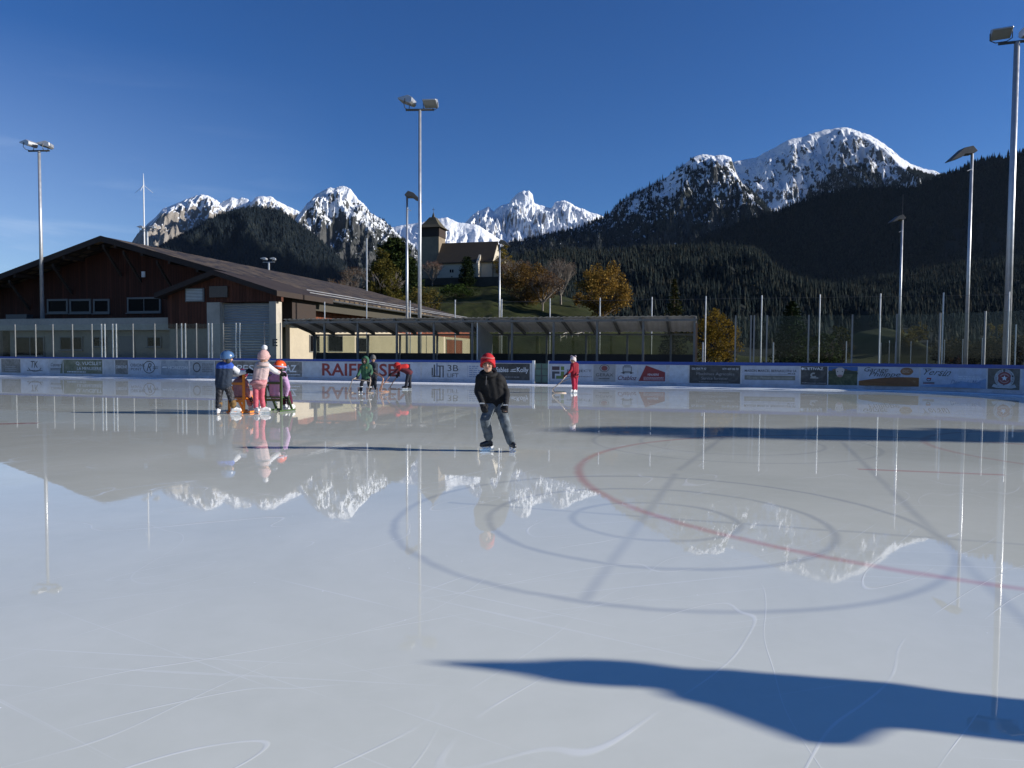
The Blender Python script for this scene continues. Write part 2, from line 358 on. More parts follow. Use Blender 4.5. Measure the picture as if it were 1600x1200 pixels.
def glass_mat(name, tint=(0.90, 0.92, 0.91), haze=0.006, refl=0.5):
    t = NT(name); tr = t.n('ShaderNodeBsdfTransparent'); tr.inputs[0].default_value = (*tint, 1)
    gl = t.n('ShaderNodeBsdfGlossy'); gl.inputs['Roughness'].default_value = 0.03; fr = t.n('ShaderNodeFresnel'); fr.inputs[0].default_value = 1.45
    df = t.n('ShaderNodeBsdfDiffuse'); df.inputs[0].default_value = (0.6, 0.6, 0.58, 1)
    m0 = t.n('ShaderNodeMixShader'); n = t.noise(t.coord('Object'), 1.3, 6, 0.65); t.l(t.mapr(n, 0.35, 0.75, haze * 0.3, haze * 1.8), m0.inputs[0]); t.l(tr.outputs[0], m0.inputs[1]); t.l(df.outputs[0], m0.inputs[2])
    m1 = t.n('ShaderNodeMixShader'); bf = t.n('ShaderNodeNewGeometry').outputs['Backfacing']; t.l(t.math('MULTIPLY', t.math('MULTIPLY', fr.outputs[0], refl), t.math('SUBTRACT', 1.0, bf)), m1.inputs[0]); t.l(m0.outputs[0], m1.inputs[1]); t.l(gl.outputs[0], m1.inputs[2])
    t.l(m1.outputs[0], t.out.inputs['Surface']); return t.m
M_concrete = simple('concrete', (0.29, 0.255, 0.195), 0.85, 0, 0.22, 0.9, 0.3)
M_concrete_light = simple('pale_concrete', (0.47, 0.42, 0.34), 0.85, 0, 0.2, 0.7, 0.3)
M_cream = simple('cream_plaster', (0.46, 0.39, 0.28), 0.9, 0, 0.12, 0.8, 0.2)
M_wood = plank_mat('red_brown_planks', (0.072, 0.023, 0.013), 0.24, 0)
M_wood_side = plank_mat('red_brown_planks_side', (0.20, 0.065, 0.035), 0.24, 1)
M_darkwood = simple('dark_timber', (0.035, 0.022, 0.016), 0.8, 0, 0.3, 2, 0.3)
M_tile = tile_mat('roof_tiles')
M_alu = simple('aluminium', (0.62, 0.63, 0.64), 0.35, 0.7, 0.08, 4, 0.05)
M_galv = simple('galvanised_steel', (0.50, 0.51, 0.52), 0.42, 0.55, 0.15, 3, 0.1)
M_darksteel = simple('dark_steel', (0.085, 0.086, 0.086), 0.5, 0.3, 0.2, 4, 0.1)
M_postgrey = simple('dull_grey_post', (0.22, 0.22, 0.22), .5, .3, .15, 4, .05)
M_sheltersteel = simple('painted_steel', (0.14, 0.14, 0.135), 0.55, 0.1, 0.2, 4, 0.1)
M_black = simple('black_board', (0.012, 0.012, 0.013), 0.6, 0, 0.3, 4, 0.1)
M_white = simple('white_plastic', (0.78, 0.79, 0.80), 0.35, 0, 0.06, 3, 0.04)
M_boardwhite = simple('scuffed_white_board', (0.54, 0.54, 0.55), 0.4, 0, 0.28, 2.6, 0.05)
M_blue = simple('blue_rail', (0.012, 0.055, 0.30), 0.35, 0, 0.15, 3, 0.05)
M_kick = simple('kick_plate', (0.42, 0.44, 0.50), 0.4, 0, 0.3, 3, 0.05)
M_glass = glass_mat('acrylic_glass')
M_glass_dirty = glass_mat('dirty_glass', (0.70, 0.72, 0.66), 0.035)
M_pane = simple('window_pane', (0.006, 0.006, 0.007), 0.3, 0, 0.2, 1, 0.0, 0.04)
M_frame = simple('grey_window_frame', (0.15, 0.147, 0.138), 0.6, 0, 0.12, 3, 0.1)
M_shutter = simple('roller_shutter_metal', (0.40, 0.41, 0.40), 0.5, 0.2, 0.1, 2, 0.05)
M_snowbank = simple('scraped_snow', (0.86, 0.88, 0.90), 0.8, 0, 0.06, 6, 0.5)

# ------------------------------------------------------------------ ground and ice
T0 = 33.4; SA, RA = 6.8, 6.0
def path(l):
    """far boards then the rounded corner: l is arc length, 0 at SA -> returns s,t and heading angle"""
    if l <= 0: return SA + l, T0, 0.0
    if l < RA * math.pi / 2:
        a = l / RA; return SA + RA * math.sin(a), T0 - RA + RA * math.cos(a), -a
    return SA + RA, T0 - RA - (l - RA * math.pi / 2), -math.pi / 2
def pw(l, off=0.0, z=0.0):
    s, t, a = path(l); return ST(s + off * math.sin(a), t - off * math.cos(a), z)     # off > 0: towards the ice
def l_at(px, z=0.6):
    lo, hi = -75.0, RA * 1.45
    for _ in range(50):
        m = (lo + hi) / 2; p = project(np.array(pw(m, 0.0, z)))[0]
        if p < px: lo = m
        else: hi = m
    return (lo + hi) / 2
gm = MB(); gm.add([(-9000, -3000, -0.06), (9000, -3000, -0.06), (9000, 12000, -0.06), (-9000, 12000, -0.06)], [(0, 1, 2, 3)])
tag(gm.build('ground', ground_mat('valley_grass', (0.035, 0.05, 0.016), (0.06, 0.07, 0.025), (0.09, 0.075, 0.04), 0.08)), 'grassy valley floor around the rink', 'ground', kind='structure')
am = MB(); am.add([ST(-70, 33.2, -0.03), ST(26, 33.2, -0.03), ST(26, 47, -0.03), ST(-70, 47, -0.03)], [(0, 1, 2, 3)])
am.add([ST(12.7, -20, -0.031), ST(26, -20, -0.031), ST(26, 33.1, -0.031), ST(12.7, 33.1, -0.031)], [(0, 1, 2, 3)])
tag(am.build('pavement', simple('asphalt', (0.06, 0.06, 0.062), 0.9, 0, 0.3, 2, 0.3)), 'dark asphalt strip behind the rink boards', 'pavement', kind='structure')
poly = [ST(-47, -8), ST(SA + RA, -8)] + [pw(RA * math.pi / 2 * k / 24.0) for k in range(24, -1, -1)] + [ST(-47, T0)]
im = MB(); im.add(poly, [tuple(range(len(poly)))])
tag(im.build('ice', ice_material()), 'wet mirror-like rink ice with faint blue rings and red circle', 'ice', kind='structure')

# ------------------------------------------------------------------ mountains
class Layer:
    """A ridge with a face falling towards the camera; grid regular in X and Y so that it can be sampled."""
    def __init__(self, pts, Y, front, back, base, power=1.3, amp=60, nscale=300, stretch=2.0, seed=0, nu=260, nv=90, edge=0.25, jitter=1.0, shear=0.0, meander=0.0, pad=0):
        P = [at(x, y, Y) for x, y in pts]; xs = np.array([p.x for p in P]); zs = np.array([p.z for p in P])
        self.X = np.linspace(xs[0], xs[-1], nu); nb = max(6, int(nv * 0.25))
        ys = np.concatenate([np.linspace(Y - front, Y, nv), np.linspace(Y, Y + back, nb + 1)[1:]]); self.Y = ys; self.ry = Y
        XX, YY = np.meshgrid(self.X, ys)
        ridge = np.interp(self.X, xs, zs)
        ridge = ridge + jitter * fbm(self.X / (nscale * 0.16) + seed, self.X * 0 + seed, 4, 0.6) * (Y / F) * 0.9 + jitter * fbm(self.X / (Y / F * 7.0) + seed * 2, self.X * 0 + 3.3, 3, 0.6) * (Y / F) * 1.3
        RG = np.repeat(ridge[None, :], len(ys), 0)
        if shear:
            XS = np.clip(XX + shear * (Y - YY), xs[0], xs[-1]); RG = np.interp(XS, self.X, ridge)
            k = np.clip((Y - YY) / front * 3, 0, 1); RG = RG * k + ridge[None, :] * (1 - k)
        v = np.where(YY <= Y, (YY - (Y - front)) / front, 1 - (YY - Y) / back * 0.9); v = np.clip(v, 0, 1)
        prof = v ** power
        n = ridged(XX / nscale + seed * 3.1 + (YY - Y) / nscale * shear, YY / (nscale * stretch) + seed * 1.7) - 1.0
        n2 = fbm(XX / (nscale * 0.25) + seed, YY / (nscale * 0.4) + seed, 4)
        A = np.clip((1 - v) / edge, 0, 1) * np.clip(v / 0.2, 0, 1)
        hgt = np.clip((RG - base) / max(1e-3, (RG - base).max()), 0.12, 1)
        n3 = ridged(XX / (nscale * .22) + seed, YY / (nscale * .5) + seed * 2, 4) - 1.0; Z = base + (RG - base) * prof + (n * amp * .62 + n2 * amp * 0.30 + n3 * amp * .30) * A * hgt
        los = H + (np.interp(np.clip(XX * Y / YY, xs[0], xs[-1]), self.X, ridge) - H) * YY / Y; q = np.clip((Y - YY) / front, 0, 1)
        Z = np.minimum(Z, los - q * (1 - q * 0.6) * 0.20 * np.maximum(los - base, 0)) ; self.Z = np.where(YY > Y, np.minimum(Z, RG), Z); self.XX, self.YY = XX, YY
    def mesh(self, name, mat):
        nv, nu = self.Z.shape; V = np.stack([self.XX, self.YY, self.Z], -1).reshape(-1, 3)
        i = np.arange(nv - 1)[:, None] * nu + np.arange(nu - 1)[None, :]
        Fc = np.stack([i, i + 1, i + nu + 1, i + nu], -1).reshape(-1, 4)
        o = link(name, np_mesh(name, V, Fc), mat); o.data.shade_smooth(); return o
    def z(self, x, y):
        x = np.asarray(x, float); y = np.asarray(y, float)
        fi = np.clip((x - self.X[0]) / (self.X[1] - self.X[0]), 0, len(self.X) - 1.001); j = np.clip(np.searchsorted(self.Y, y) - 1, 0, len(self.Y) - 2)
        i = fi.astype(int); fx = fi - i; fy = np.clip((y - self.Y[j]) / (self.Y[j + 1] - self.Y[j]), 0, 1)
        Z = self.Z; return (Z[j, i] * (1 - fx) + Z[j, i + 1] * fx) * (1 - fy) + (Z[j + 1, i] * (1 - fx) + Z[j + 1, i + 1] * fx) * fy
def forest(name, layer, n, hmin, hmax, mask, mat, seed, ratio=0.34, xr=None, yr=None, label=None):
    r = np.random.RandomState(seed); x0, x1 = xr if xr else (layer.X[0], layer.X[-1]); y0, y1 = yr if yr else (layer.Y[0], layer.ry + 15)
    x = r.uniform(x0, x1, n); y = r.uniform(y0, y1, n); z = layer.z(x, y)
    px, py = project(np.stack([x, y, z], -1)); k = mask(px, py, x, y, z, r) & (px > -60) & (px < 1720); x, y, z = x[k], y[k], z[k]; m = len(x)
    h = r.uniform(hmin, hmax, m) * (0.75 + 0.5 * r.rand(m) ** 2); w = h * ratio * r.uniform(0.55, 0.95, m) * 0.62
    a = r.uniform(0, 6.28, m); ns = 5
    tiers = [(0.04, 1.0, 0.55), (0.34, 0.74, 0.82), (0.62, 0.45, 1.0)]
    V = []; 
    lx = r.normal(0, 0.02, m) * h; ly = r.normal(0, 0.02, m) * h
    for zb, rr, zt in tiers:
        for q in range(ns):
            an = a + q * 2 * np.pi / ns; jr = r.uniform(0.7, 1.25, m); jz = r.uniform(-0.04, 0.03, m)
            V.append(np.stack([x + np.cos(an) * w * rr * jr + lx * zb, y + np.sin(an) * w * rr * jr + ly * zb, z - 0.5 + h * (zb + jz)], -1))
        V.append(np.stack([x + lx * zt, y + ly * zt, z + h * zt], -1))
    V = np.stack(V, 1); per = V.shape[1]; fs = []
    for ti in range(3):
        o = ti * (ns + 1)
        for q in range(ns): fs.append((o + q, o + (q + 1) % ns, o + ns))
    fs = np.array(fs); Fc = (np.arange(m)[:, None, None] * per + fs[None]).reshape(-1, 3)
    ob = link(name, np_mesh(name, V.reshape(-1, 3), Fc), mat)
    return tag(ob, label or 'dense conifer forest on the mountain slope', 'forest', kind='stuff')
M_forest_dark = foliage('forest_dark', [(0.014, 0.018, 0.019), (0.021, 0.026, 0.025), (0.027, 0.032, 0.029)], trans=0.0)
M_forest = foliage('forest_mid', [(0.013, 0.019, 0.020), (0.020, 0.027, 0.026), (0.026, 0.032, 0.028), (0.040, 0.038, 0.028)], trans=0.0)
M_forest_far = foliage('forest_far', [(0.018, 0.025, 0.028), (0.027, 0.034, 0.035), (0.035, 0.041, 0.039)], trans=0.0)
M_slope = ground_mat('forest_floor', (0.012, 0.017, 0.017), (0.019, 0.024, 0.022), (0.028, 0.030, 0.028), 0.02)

M_forest_haze_blue = foliage('forest_haze_blue', [(0.012, 0.020, 0.027), (0.019, 0.027, 0.033), (0.027, 0.034, 0.037)], trans=0.0)  # distance haze put into the foliage colour as a blue tint
# far snow peaks behind the church
L5 = Layer([(560,440),(620,400),(680,372),(716,354),(726,349),(735,339),(746,330),(755,328),(760,324),(765,323),(771,330),(777,325),(785,320),(796,317),(800,311),(806,305),(812,300),(819,298),(827,298),(832,303),(835,317),(847,321),(855,324),(860,325),(863,324),(867,317),(871,314),(881,313),(890,316),(897,322),(910,326),(922,331),(935,335),(942,339),(980,352),(1060,400)], 5200, 1500, 900, 120, 0.8, 150, 260, 2.2, 5, 630, 180, 0.12, 0.9, 0.5)
tag(L5.mesh('mountain', snow_mat('peak_snow', 300, 260, (0.22, 0.21, 0.20), slope=0.50, scale=0.006, bump=40, stripe=0.9, spk=0.8)), 'jagged snow-covered peaks far behind the church', 'mountain', kind='structure')
L4 = Layer([(540,420),(580,375),(612,355),(640,350),(660,347),(687,341),(699,340),(715,347),(730,349),(745,351),(760,360),(775,370),(792,380),(830,398),(870,420)], 4300, 900, 700, 120, 0.85, 70, 260, 2.0, 9, 260, 90, 0.15, 0.7, 0.4)
tag(L4.mesh('mountain', snow_mat('ridge_snow', 150, 200, (0.20, 0.19, 0.18), slope=0.16, scale=0.006, bump=25, stripe=0.6)), 'smooth white snow ridge left and right of the church tower', 'mountain', kind='structure')
# left limestone range
L1 = Layer([(120,470),(170,420),(205,380),(215,365),(228,352),(240,342),(255,326),(275,318),(290,312),(305,306),(315,304),(325,305),(337,312),(345,318),(355,312),(362,308),(367,309),(372,311),(378,309),(385,310),(392,316),(400,308),(412,306),(425,308),(440,317),(455,325),(470,331),(500,345),(560,390),(640,430)], 3400, 900, 600, 80, 0.75, 110, 230, 2.4, 3, 630, 180, 0.12, 1.1, 0.6)
tag(L1.mesh('mountain', snow_mat('limestone_snow', 380, 300, (0.30, 0.27, 0.235), slope=0.60, scale=0.008, bump=35, stripe=0.9)), 'grey limestone range dusted with snow above the hall roof', 'mountain', kind='structure')
L3 = Layer([(400,430),(440,370),(470,331),(480,318),(488,310),(495,303),(510,296),(515,293),(520,294),(537,290),(547,294),(555,305),(560,312),(568,318),(580,333),(600,345),(615,358),(630,374),(645,385),(660,398),(690,420),(740,450)], 3000, 850, 600, 80, 0.8, 120, 210, 2.2, 14, 540, 180, 0.12, 1.0, 0.5)
tag(L3.mesh('mountain', snow_mat('pyramid_snow', 230, 330, (0.10, 0.10, 0.098), slope=0.55, scale=0.009, bump=30, stripe=0.9, dark=(0.035, 0.04, 0.038))), 'pyramid-shaped snowy peak between the hall and the church', 'mountain', kind='structure')
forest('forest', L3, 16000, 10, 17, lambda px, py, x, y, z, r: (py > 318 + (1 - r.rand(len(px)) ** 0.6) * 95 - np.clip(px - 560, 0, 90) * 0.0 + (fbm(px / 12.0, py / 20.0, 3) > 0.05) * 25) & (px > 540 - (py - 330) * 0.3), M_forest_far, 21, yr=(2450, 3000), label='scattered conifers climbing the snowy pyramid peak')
L2 = Layer([(120,440),(190,415),(240,392),(300,362),(330,344),(350,334),(390,325),(420,326),(440,331),(460,345),(480,360),(500,374),(520,394),(540,414),(560,438),(600,470),(640,500)], 2300, 900, 500, 30, 1.1, 55, 210, 2.0, 4, 260, 90, 0.2, 0.5, 0.3)
tag(L2.mesh('hills', M_slope), 'forested foothill in front of the limestone range', 'hills', kind='structure')
forest('forest', L2, 26000, 9, 16, lambda px, py, x, y, z, r: py < 470, M_forest_haze_blue, 22, yr=(1750, 2312), label='dark conifer forest, its colour blued for haze, on the foothill above the hall roof')
L0 = Layer([(-2200,330),(-1500,380),(-900,400),(-450,440),(-150,478),(60,492),(220,505),(330,540)], 2000, 700, 500, 0, 0.9, 50, 240, 1.8, 17, 160, 60, 0.2, 0.5)
tag(L0.mesh('hills', M_slope), 'low dark hills continuing left behind the hall', 'hills', kind='structure')
# right: snow dome and the wooded shoulder in front of it
L7 = Layer([(1040,330),(1090,285),(1145,253),(1160,250),(1182,246),(1195,238),(1210,231),(1225,222),(1237,217),(1255,214),(1270,208),(1285,204),(1296,202),(1307,200),(1325,199),(1340,205),(1362,212),(1382,225),(1395,235),(1407,246),(1425,257),(1445,264),(1462,267),(1475,274),(1520,300),(1600,345)], 3500, 1100, 700, 120, 0.9, 95, 260, 1.8, 6, 570, 180, 0.14, 0.8, -0.6)
tag(L7.mesh('mountain', snow_mat('dome_snow', 330, 330, (0.12, 0.12, 0.12), slope=0.62, scale=0.011, bump=30, stripe=1.1, spk=1.35)), 'broad snow-covered dome mountain on the right', 'mountain', kind='structure')
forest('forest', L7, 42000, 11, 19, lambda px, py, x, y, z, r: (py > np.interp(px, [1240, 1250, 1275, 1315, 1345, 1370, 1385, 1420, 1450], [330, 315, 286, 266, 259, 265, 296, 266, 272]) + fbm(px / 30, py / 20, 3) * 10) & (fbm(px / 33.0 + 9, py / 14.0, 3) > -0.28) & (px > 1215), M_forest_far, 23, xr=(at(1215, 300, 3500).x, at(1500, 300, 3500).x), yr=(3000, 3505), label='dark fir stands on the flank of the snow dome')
L6 = Layer([(700,430),(760,395),(795,381),(830,373),(875,363),(905,355),(925,348),(940,343),(955,332),(970,316),(987,305),(1017,290),(1042,277),(1062,262),(1080,248),(1092,242),(1100,241),(1115,243),(1130,242),(1142,246),(1150,268),(1160,286),(1175,300),(1192,316),(1205,334),(1240,360),(1300,400)], 2700, 1000, 500, 40, 1.0, 95, 220, 2.0, 8, 510, 180, 0.16, 0.9, -0.5)
tag(L6.mesh('hills', snow_mat('shoulder_rock', 230, 330, (0.055, 0.058, 0.060), slope=0.72, scale=0.011, bump=22, stripe=0.9, dark=(0.03, 0.035, 0.028))), 'rocky wooded shoulder with snow streaks left of the dome', 'hills', kind='structure')
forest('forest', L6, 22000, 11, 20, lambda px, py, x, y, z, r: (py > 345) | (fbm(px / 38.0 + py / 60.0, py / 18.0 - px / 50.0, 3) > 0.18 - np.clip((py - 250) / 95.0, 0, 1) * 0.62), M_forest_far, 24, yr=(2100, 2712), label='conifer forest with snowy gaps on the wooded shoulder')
# shaded dark slope on the right, its unseen rise out of frame added to cast shade
L8 = Layer([(880,480),(960,440),(1030,405),(1100,373),(1137,361),(1175,348),(1225,329),(1275,312),(1312,302),(1350,298),(1425,299),(1462,282),(1480,275),(1500,271),(1520,256),(1560,250),(1580,244),(1600,241),(1700,190),(1850,60),(2050,-140),(2300,-330),(2600,-420)], 1900, 640, 500, 10, 0.8, 45, 260, 1.8, 12, 260, 80, 0.2, 0.4, -0.3)
tag(L8.mesh('hills', M_slope), 'steep shaded hillside on the right', 'hills', kind='structure')
forest('forest', L8, 42000, 13, 21, lambda px, py, x, y, z, r: (px > 860) & ~((px > 1440) & (py > 350) & (py < 410) & (fbm(px / 25, py / 25, 3) > 0.12)), M_forest_dark, 25, xr=(L8.X[0], at(1740, 300, 1900).x), yr=(L8.ry - 560, L8.ry + 10), label='near-black conifer forest on the shaded right hillside')
LS = Layer([(1800,560),(1900,300),(1990,60),(2100,-160),(2250,-420),(2450,-600),(2700,-640)], 1700, 560, 700, 0, 0.7, 40, 260, 1.8, 19, 120, 50, 0.2, 0.4)  # unseen mountain, added to keep the dark slope in shade
tag(LS.mesh('mountain', M_slope), 'unseen mountain added beyond the right edge to keep the slope in shade', 'mountain', kind='structure')
# nearer wooded slope that catches the sun
L9 = Layer([(640,520),(720,450),(790,410),(820,402),(870,398),(930,400),(1000,396),(1060,392),(1100,390),(1150,392),(1190,400),(1205,420),(1240,444),(1300,456),(1350,444),(1420,430),(1500,420),(1600,410),(1750,400)], 1080, 640, 400, 0, 0.85, 22, 150, 1.5, 15, 240, 90, 0.25, 0.4, 0.2)
tag(L9.mesh('hills', M_slope), 'wooded slope rising behind the golden trees', 'hills', kind='structure')
forest('forest', L9, 42000, 8, 15, lambda px, py, x, y, z, r: (px > 740) & (py < 545) & ((px < 1290) | (py < 512) | (fbm(px / 30.0, py / 9.0, 2) > 0.05)) & ((px < 1330) | (px > 1440) | (py < 520)), M_forest, 26, label='sunlit conifer forest on the slope behind the golden trees')

# ------------------------------------------------------------------ church hill
LH = Layer([(400,560),(450,530),(500,498),(540,474),(580,456),(620,445),(660,440),(690,437),(740,436),(780,434),(815,444),(850,456),(880,463),(905,470),(930,488),(960,500),(1010,512),(1060,524),(1090,540),(1160,556),(1260,560),(1400,561)], 200, 92, 60, -0.2, 0.85, 0.9, 22, 1.2, 2, 200, 70, 0.3, 0.3)
M_meadow = ground_mat('meadow', (0.020, 0.028, 0.008), (0.036, 0.044, 0.012), (0.06, 0.05, 0.022), 0.12)
tag(LH.mesh('terrain', M_meadow), 'green meadow mound that carries the church', 'terrain', kind='structure')
LM = Layer([(1150,566),(1240,562),(1300,545),(1340,519),(1380,512),(1415,520),(1445,540),(1500,556),(1700,562)], 330, 120, 80, -0.3, 0.9, 1.2, 40, 1.2, 31, 120, 40, 0.3, 0.3)
tag(LM.mesh('terrain', M_meadow), 'small green meadow rise beyond the right fence', 'terrain', kind='structure')

# ------------------------------------------------------------------ rink boards with adverts
BH = 1.15
def strip(mb, l0, l1, o0, o1, z0, z1, n=None):
    n = n or max(1, int(abs(l1 - l0) / (0.5 if l1 > -0.2 else 6)) + 1)
    for k in range(n):
        a = l0 + (l1 - l0) * k / n; b = l0 + (l1 - l0) * (k + 1) / n
        vs = [pw(a, o0, z0), pw(b, o0, z0), pw(b, o1, z0), pw(a, o1, z0), pw(a, o0, z1), pw(b, o0, z1), pw(b, o1, z1), pw(a, o1, z1)]
        fs = [(3,2,1,0),(4,5,6,7),(0,1,5,4),(2,3,7,6)]
        if k == n - 1: fs.append((1,2,6,5))
        if k == 0: fs.append((3,0,4,7))
        mb.add(vs, fs)
    return mb
def strip_obj(name, mat, parent, *a):
    m = MB(); strip(m, *a); return m.build(name, mat, parent)
def boards(label, l0, l1, z_rail):
    t = thing('rink_boards', label, 'rink boards', group='white rink boards round the ice')
    strip_obj('board_panel', M_boardwhite, t, l0, l1, 0.0, -0.06, 0.19, z_rail)
    strip_obj('kick_plate', M_kick, t, l0, l1, 0.014, -0.06, 0.0, 0.188)
    strip_obj('top_rail', M_blue, t, l0, l1, 0.022, -0.085, z_rail + 0.002, BH)
    return t
lA, lB, lC, lD, lE = -54.0, l_at(440), l_at(831), l_at(858), RA * math.pi / 2 + 10
BL = boards('long run of rink boards under the double-posted glass, left of the roller door', lA, lB - 0.02, 1.05)
BMid = boards('rink boards below the roofed bench, with large red capital lettering', lB, lC, 1.03)
BR = boards('rink boards right of the bench gate, curving round the far right corner', lD, lE, 1.01)
gate = thing('rink_gate', 'narrow grey-green gate with glazed panes in the rink boards', 'gate')
strip_obj('gate_panel', simple('green_grey_gate', (0.10, 0.17, 0.13), 0.4, 0, 0.3, 3, 0.1), gate, lC + 0.16, lD - 0.05, -0.01, -0.05, 0.10, 1.02)
for a, b in ((lC + 0.02, lC + 0.14), (lD - 0.05, lD - 0.01)): strip_obj('gate_post', M_white, gate, a, b, 0.02, -0.08, 0.0, 1.16)
for z in (0.42, 0.74): strip_obj('gate_rail', M_darksteel, gate, lC + 0.16, lD - 0.05, 0.005, -0.055, z, z + 0.035)
strip_obj('gate_rail', M_darksteel, gate, (lC + lD) / 2 + 0.03, (lC + lD) / 2 + 0.07, 0.007, -0.056, 0.1, 1.0)
sb = MB(); nseg = 130; prof = [(0.01, 0.0), (0.02, 0.05), (0.50, 0.02), (0.72, 0.048), (0.82, 0.03), (0.92, 0.003)]
vs = []; fs = []
for k in range(nseg + 1):
    l = lA + (lE - lA) * k / nseg
    for o, z in prof:
        j = 1.0 + 0.06 * mnoise.noise((l * 0.9, o * 3, 0)); vs.append(pw(l, 0.014 + o * j, z * j + 0.002))
for k in range(nseg):
    for i in range(len(prof) - 1): a = k * len(prof) + i; fs.append((a, a + 1, a + 1 + len(prof), a + len(prof)))
sb.add(vs, fs); tag(sb.build('snow_edge', M_snowbank, None, True), 'thin ridge of scraped snow along the foot of the boards', 'snow', kind='stuff')

_tc = {}
def text_mesh(txt, shear=0.0, bold=0.0):
    k = (txt, shear, bold)
    if k in _tc: return _tc[k]
    c = bpy.data.curves.new('t', 'FONT'); c.body = txt; c.shear = shear; c.offset = bold; c.align_x = 'LEFT'; c.resolution_u = 3
    o = bpy.data.objects.new('t', c); COL.objects.link(o); dg = bpy.context.evaluated_depsgraph_get(); dg.update()
    me = bpy.data.meshes.new_from_object(o.evaluated_get(dg)); bpy.data.objects.remove(o); bpy.data.curves.remove(c)
    v = [tuple(p.co) for p in me.vertices]; f = [tuple(p.vertices) for p in me.polygons]; bpy.data.meshes.remove(me)
    x0 = min(p[0] for p in v); x1 = max(p[0] for p in v); y0 = min(p[1] for p in v); y1 = max(p[1] for p in v)
    _tc[k] = ([((p[0] - x0) / (x1 - x0), (p[1] - y0) / (y1 - y0)) for p in v], f, (x1 - x0) / (y1 - y0)); return _tc[k]
flatm = {}
def flat(col, rough=0.45):
    k = tuple(round(c, 3) for c in col)
    if k not in flatm: flatm[k] = simple('print_%d' % len(flatm), col, rough, 0, 0.22, 3.5, 0.02)
    return flatm[k]
_pm = {}
def photo_print(key, cols, scale=2.5):
    if key in _pm: return _pm[key]
    t = NT('print_' + key); c = t.coord('Object'); n = t.noise(c, scale, 8, 0.7, 0.8); r = t.n('ShaderNodeValToRGB'); t.l(n, r.inputs[0]); e = r.color_ramp.elements
    e[0].position = 0.3; e[1].position = 0.72; e[0].color = (*cols[0], 1); e[1].color = (*cols[-1], 1)
    for i, q in enumerate(cols[1:-1]): x = e.new(0.3 + 0.42 * (i + 1) / (len(cols) - 1)); x.color = (*q, 1)
    _pm[key] = t.bsdf(r.outputs[0], 0.45, 0, None); return _pm[key]
class Ad:
    def __init__(self, boards_, px0, px1, mat, z0=0.20, z1=1.0, label=None, off=0.006):
        self.l0, self.l1 = l_at(px0), l_at(px1); self.z0, self.z1 = z0, z1
        m = MB(); strip(m, self.l0 + .01, self.l1 - .01, off, 0.001, z0, z1); self.o = m.build('advert_panel', mat, boards_)
        if label: self.o['label'] = label
        self.off = off
    def p(self, u, v, o): return pw(self.l0 + (self.l1 - self.l0) * u, self.off + o, self.z0 + (self.z1 - self.z0) * v)
    def text(self, txt, u0, u1, v0, v1, col, shear=0.0, bold=0.0, o=0.006, name='lettering'):
        v, f, asp = text_mesh(txt, shear, bold); m = MB(); m.add([self.p(u0 + a * (u1 - u0), v0 + b * (v1 - v0), o) for a, b in v], f)
        me = bpy.data.meshes.new(name); me.from_pydata(m.v, [], m.f); return link(name, me, flat(col), self.o)
    def shape(self, pts, col, o=0.004, name='logo', mat=None):
        m = MB(); m.add([self.p(u, v, o) for u, v in pts], [tuple(range(len(pts)))]); me = bpy.data.meshes.new(name); me.from_pydata(m.v, [], m.f); return link(name, me, mat or flat(col), self.o)
    def rect(self, u0, u1, v0, v1, col, o=0.004, name='logo', mat=None): return self.shape([(u0, v0), (u1, v0), (u1, v1), (u0, v1)], col, o, name, mat)
    def disc(self, u, v, ru, rv, col, o=0.004, ri=0.0, a0=0, a1=360, name='logo'):
        n = 32; m = MB(); vs = []; 
        for k in range(n + 1):
            a = R(a0 + (a1 - a0) * k / n); vs += [self.p(u + ru * math.cos(a), v + rv * math.sin(a), o), self.p(u + ru * ri * math.cos(a), v + rv * ri * math.sin(a), o)]
        m.add(vs, [(2*k, 2*k+2, 2*k+3, 2*k+1) for k in range(n)]); me = bpy.data.meshes.new(name); me.from_pydata(m.v, [], m.f); return link(name, me, flat(col), self.o)
    def bars(self, u0, u1, v0, v1, n, col, o=0.005, name='small_print'):
        """rows of small print too blurred to read: broken dashes"""
        m = MB(); r = random.Random(int(u0 * 999) + n); hh = (v1 - v0) / n
        for i in range(n):
            u = u0; 
            while u < u1 - 0.01:
                w = r.uniform(0.02, 0.07); e = min(u1 - r.uniform(0, .04), u + w); y = v0 + hh * i
                if e > u: m.add([self.p(u, y + hh * .2, o), self.p(e, y + hh * .2, o), self.p(e, y + hh * .72, o), self.p(u, y + hh * .72, o)], [(0, 1, 2, 3)])
                u += w + 0.012
        me = bpy.data.meshes.new(name); me.from_pydata(m.v, [], m.f); return link(name, me, flat(col), self.o)
PW_, PGR, PDK = (0.50, 0.53, 0.58), (0.30, 0.32, 0.33), (0.045, 0.047, 0.05)
WH, INK, REDP = (0.72, 0.74, 0.76), (0.05, 0.055, 0.06), (0.30, 0.03, 0.035)
stone = photo_print('stone', [(0.06, 0.055, 0.05), (0.20, 0.19, 0.17), (0.34, 0.33, 0.31)], 3)
village = photo_print('village', [(0.05, 0.06, 0.035), (0.13, 0.15, 0.09), (0.26, 0.25, 0.21)], 2.2)
icy = photo_print('icy', [(0.18, 0.21, 0.25), (0.30, 0.34, 0.38), (0.44, 0.47, 0.50)], 3)
darkrock = photo_print('darkrock', [(0.02, 0.02, 0.022), (0.05, 0.05, 0.05), (0.12, 0.12, 0.115)], 3)
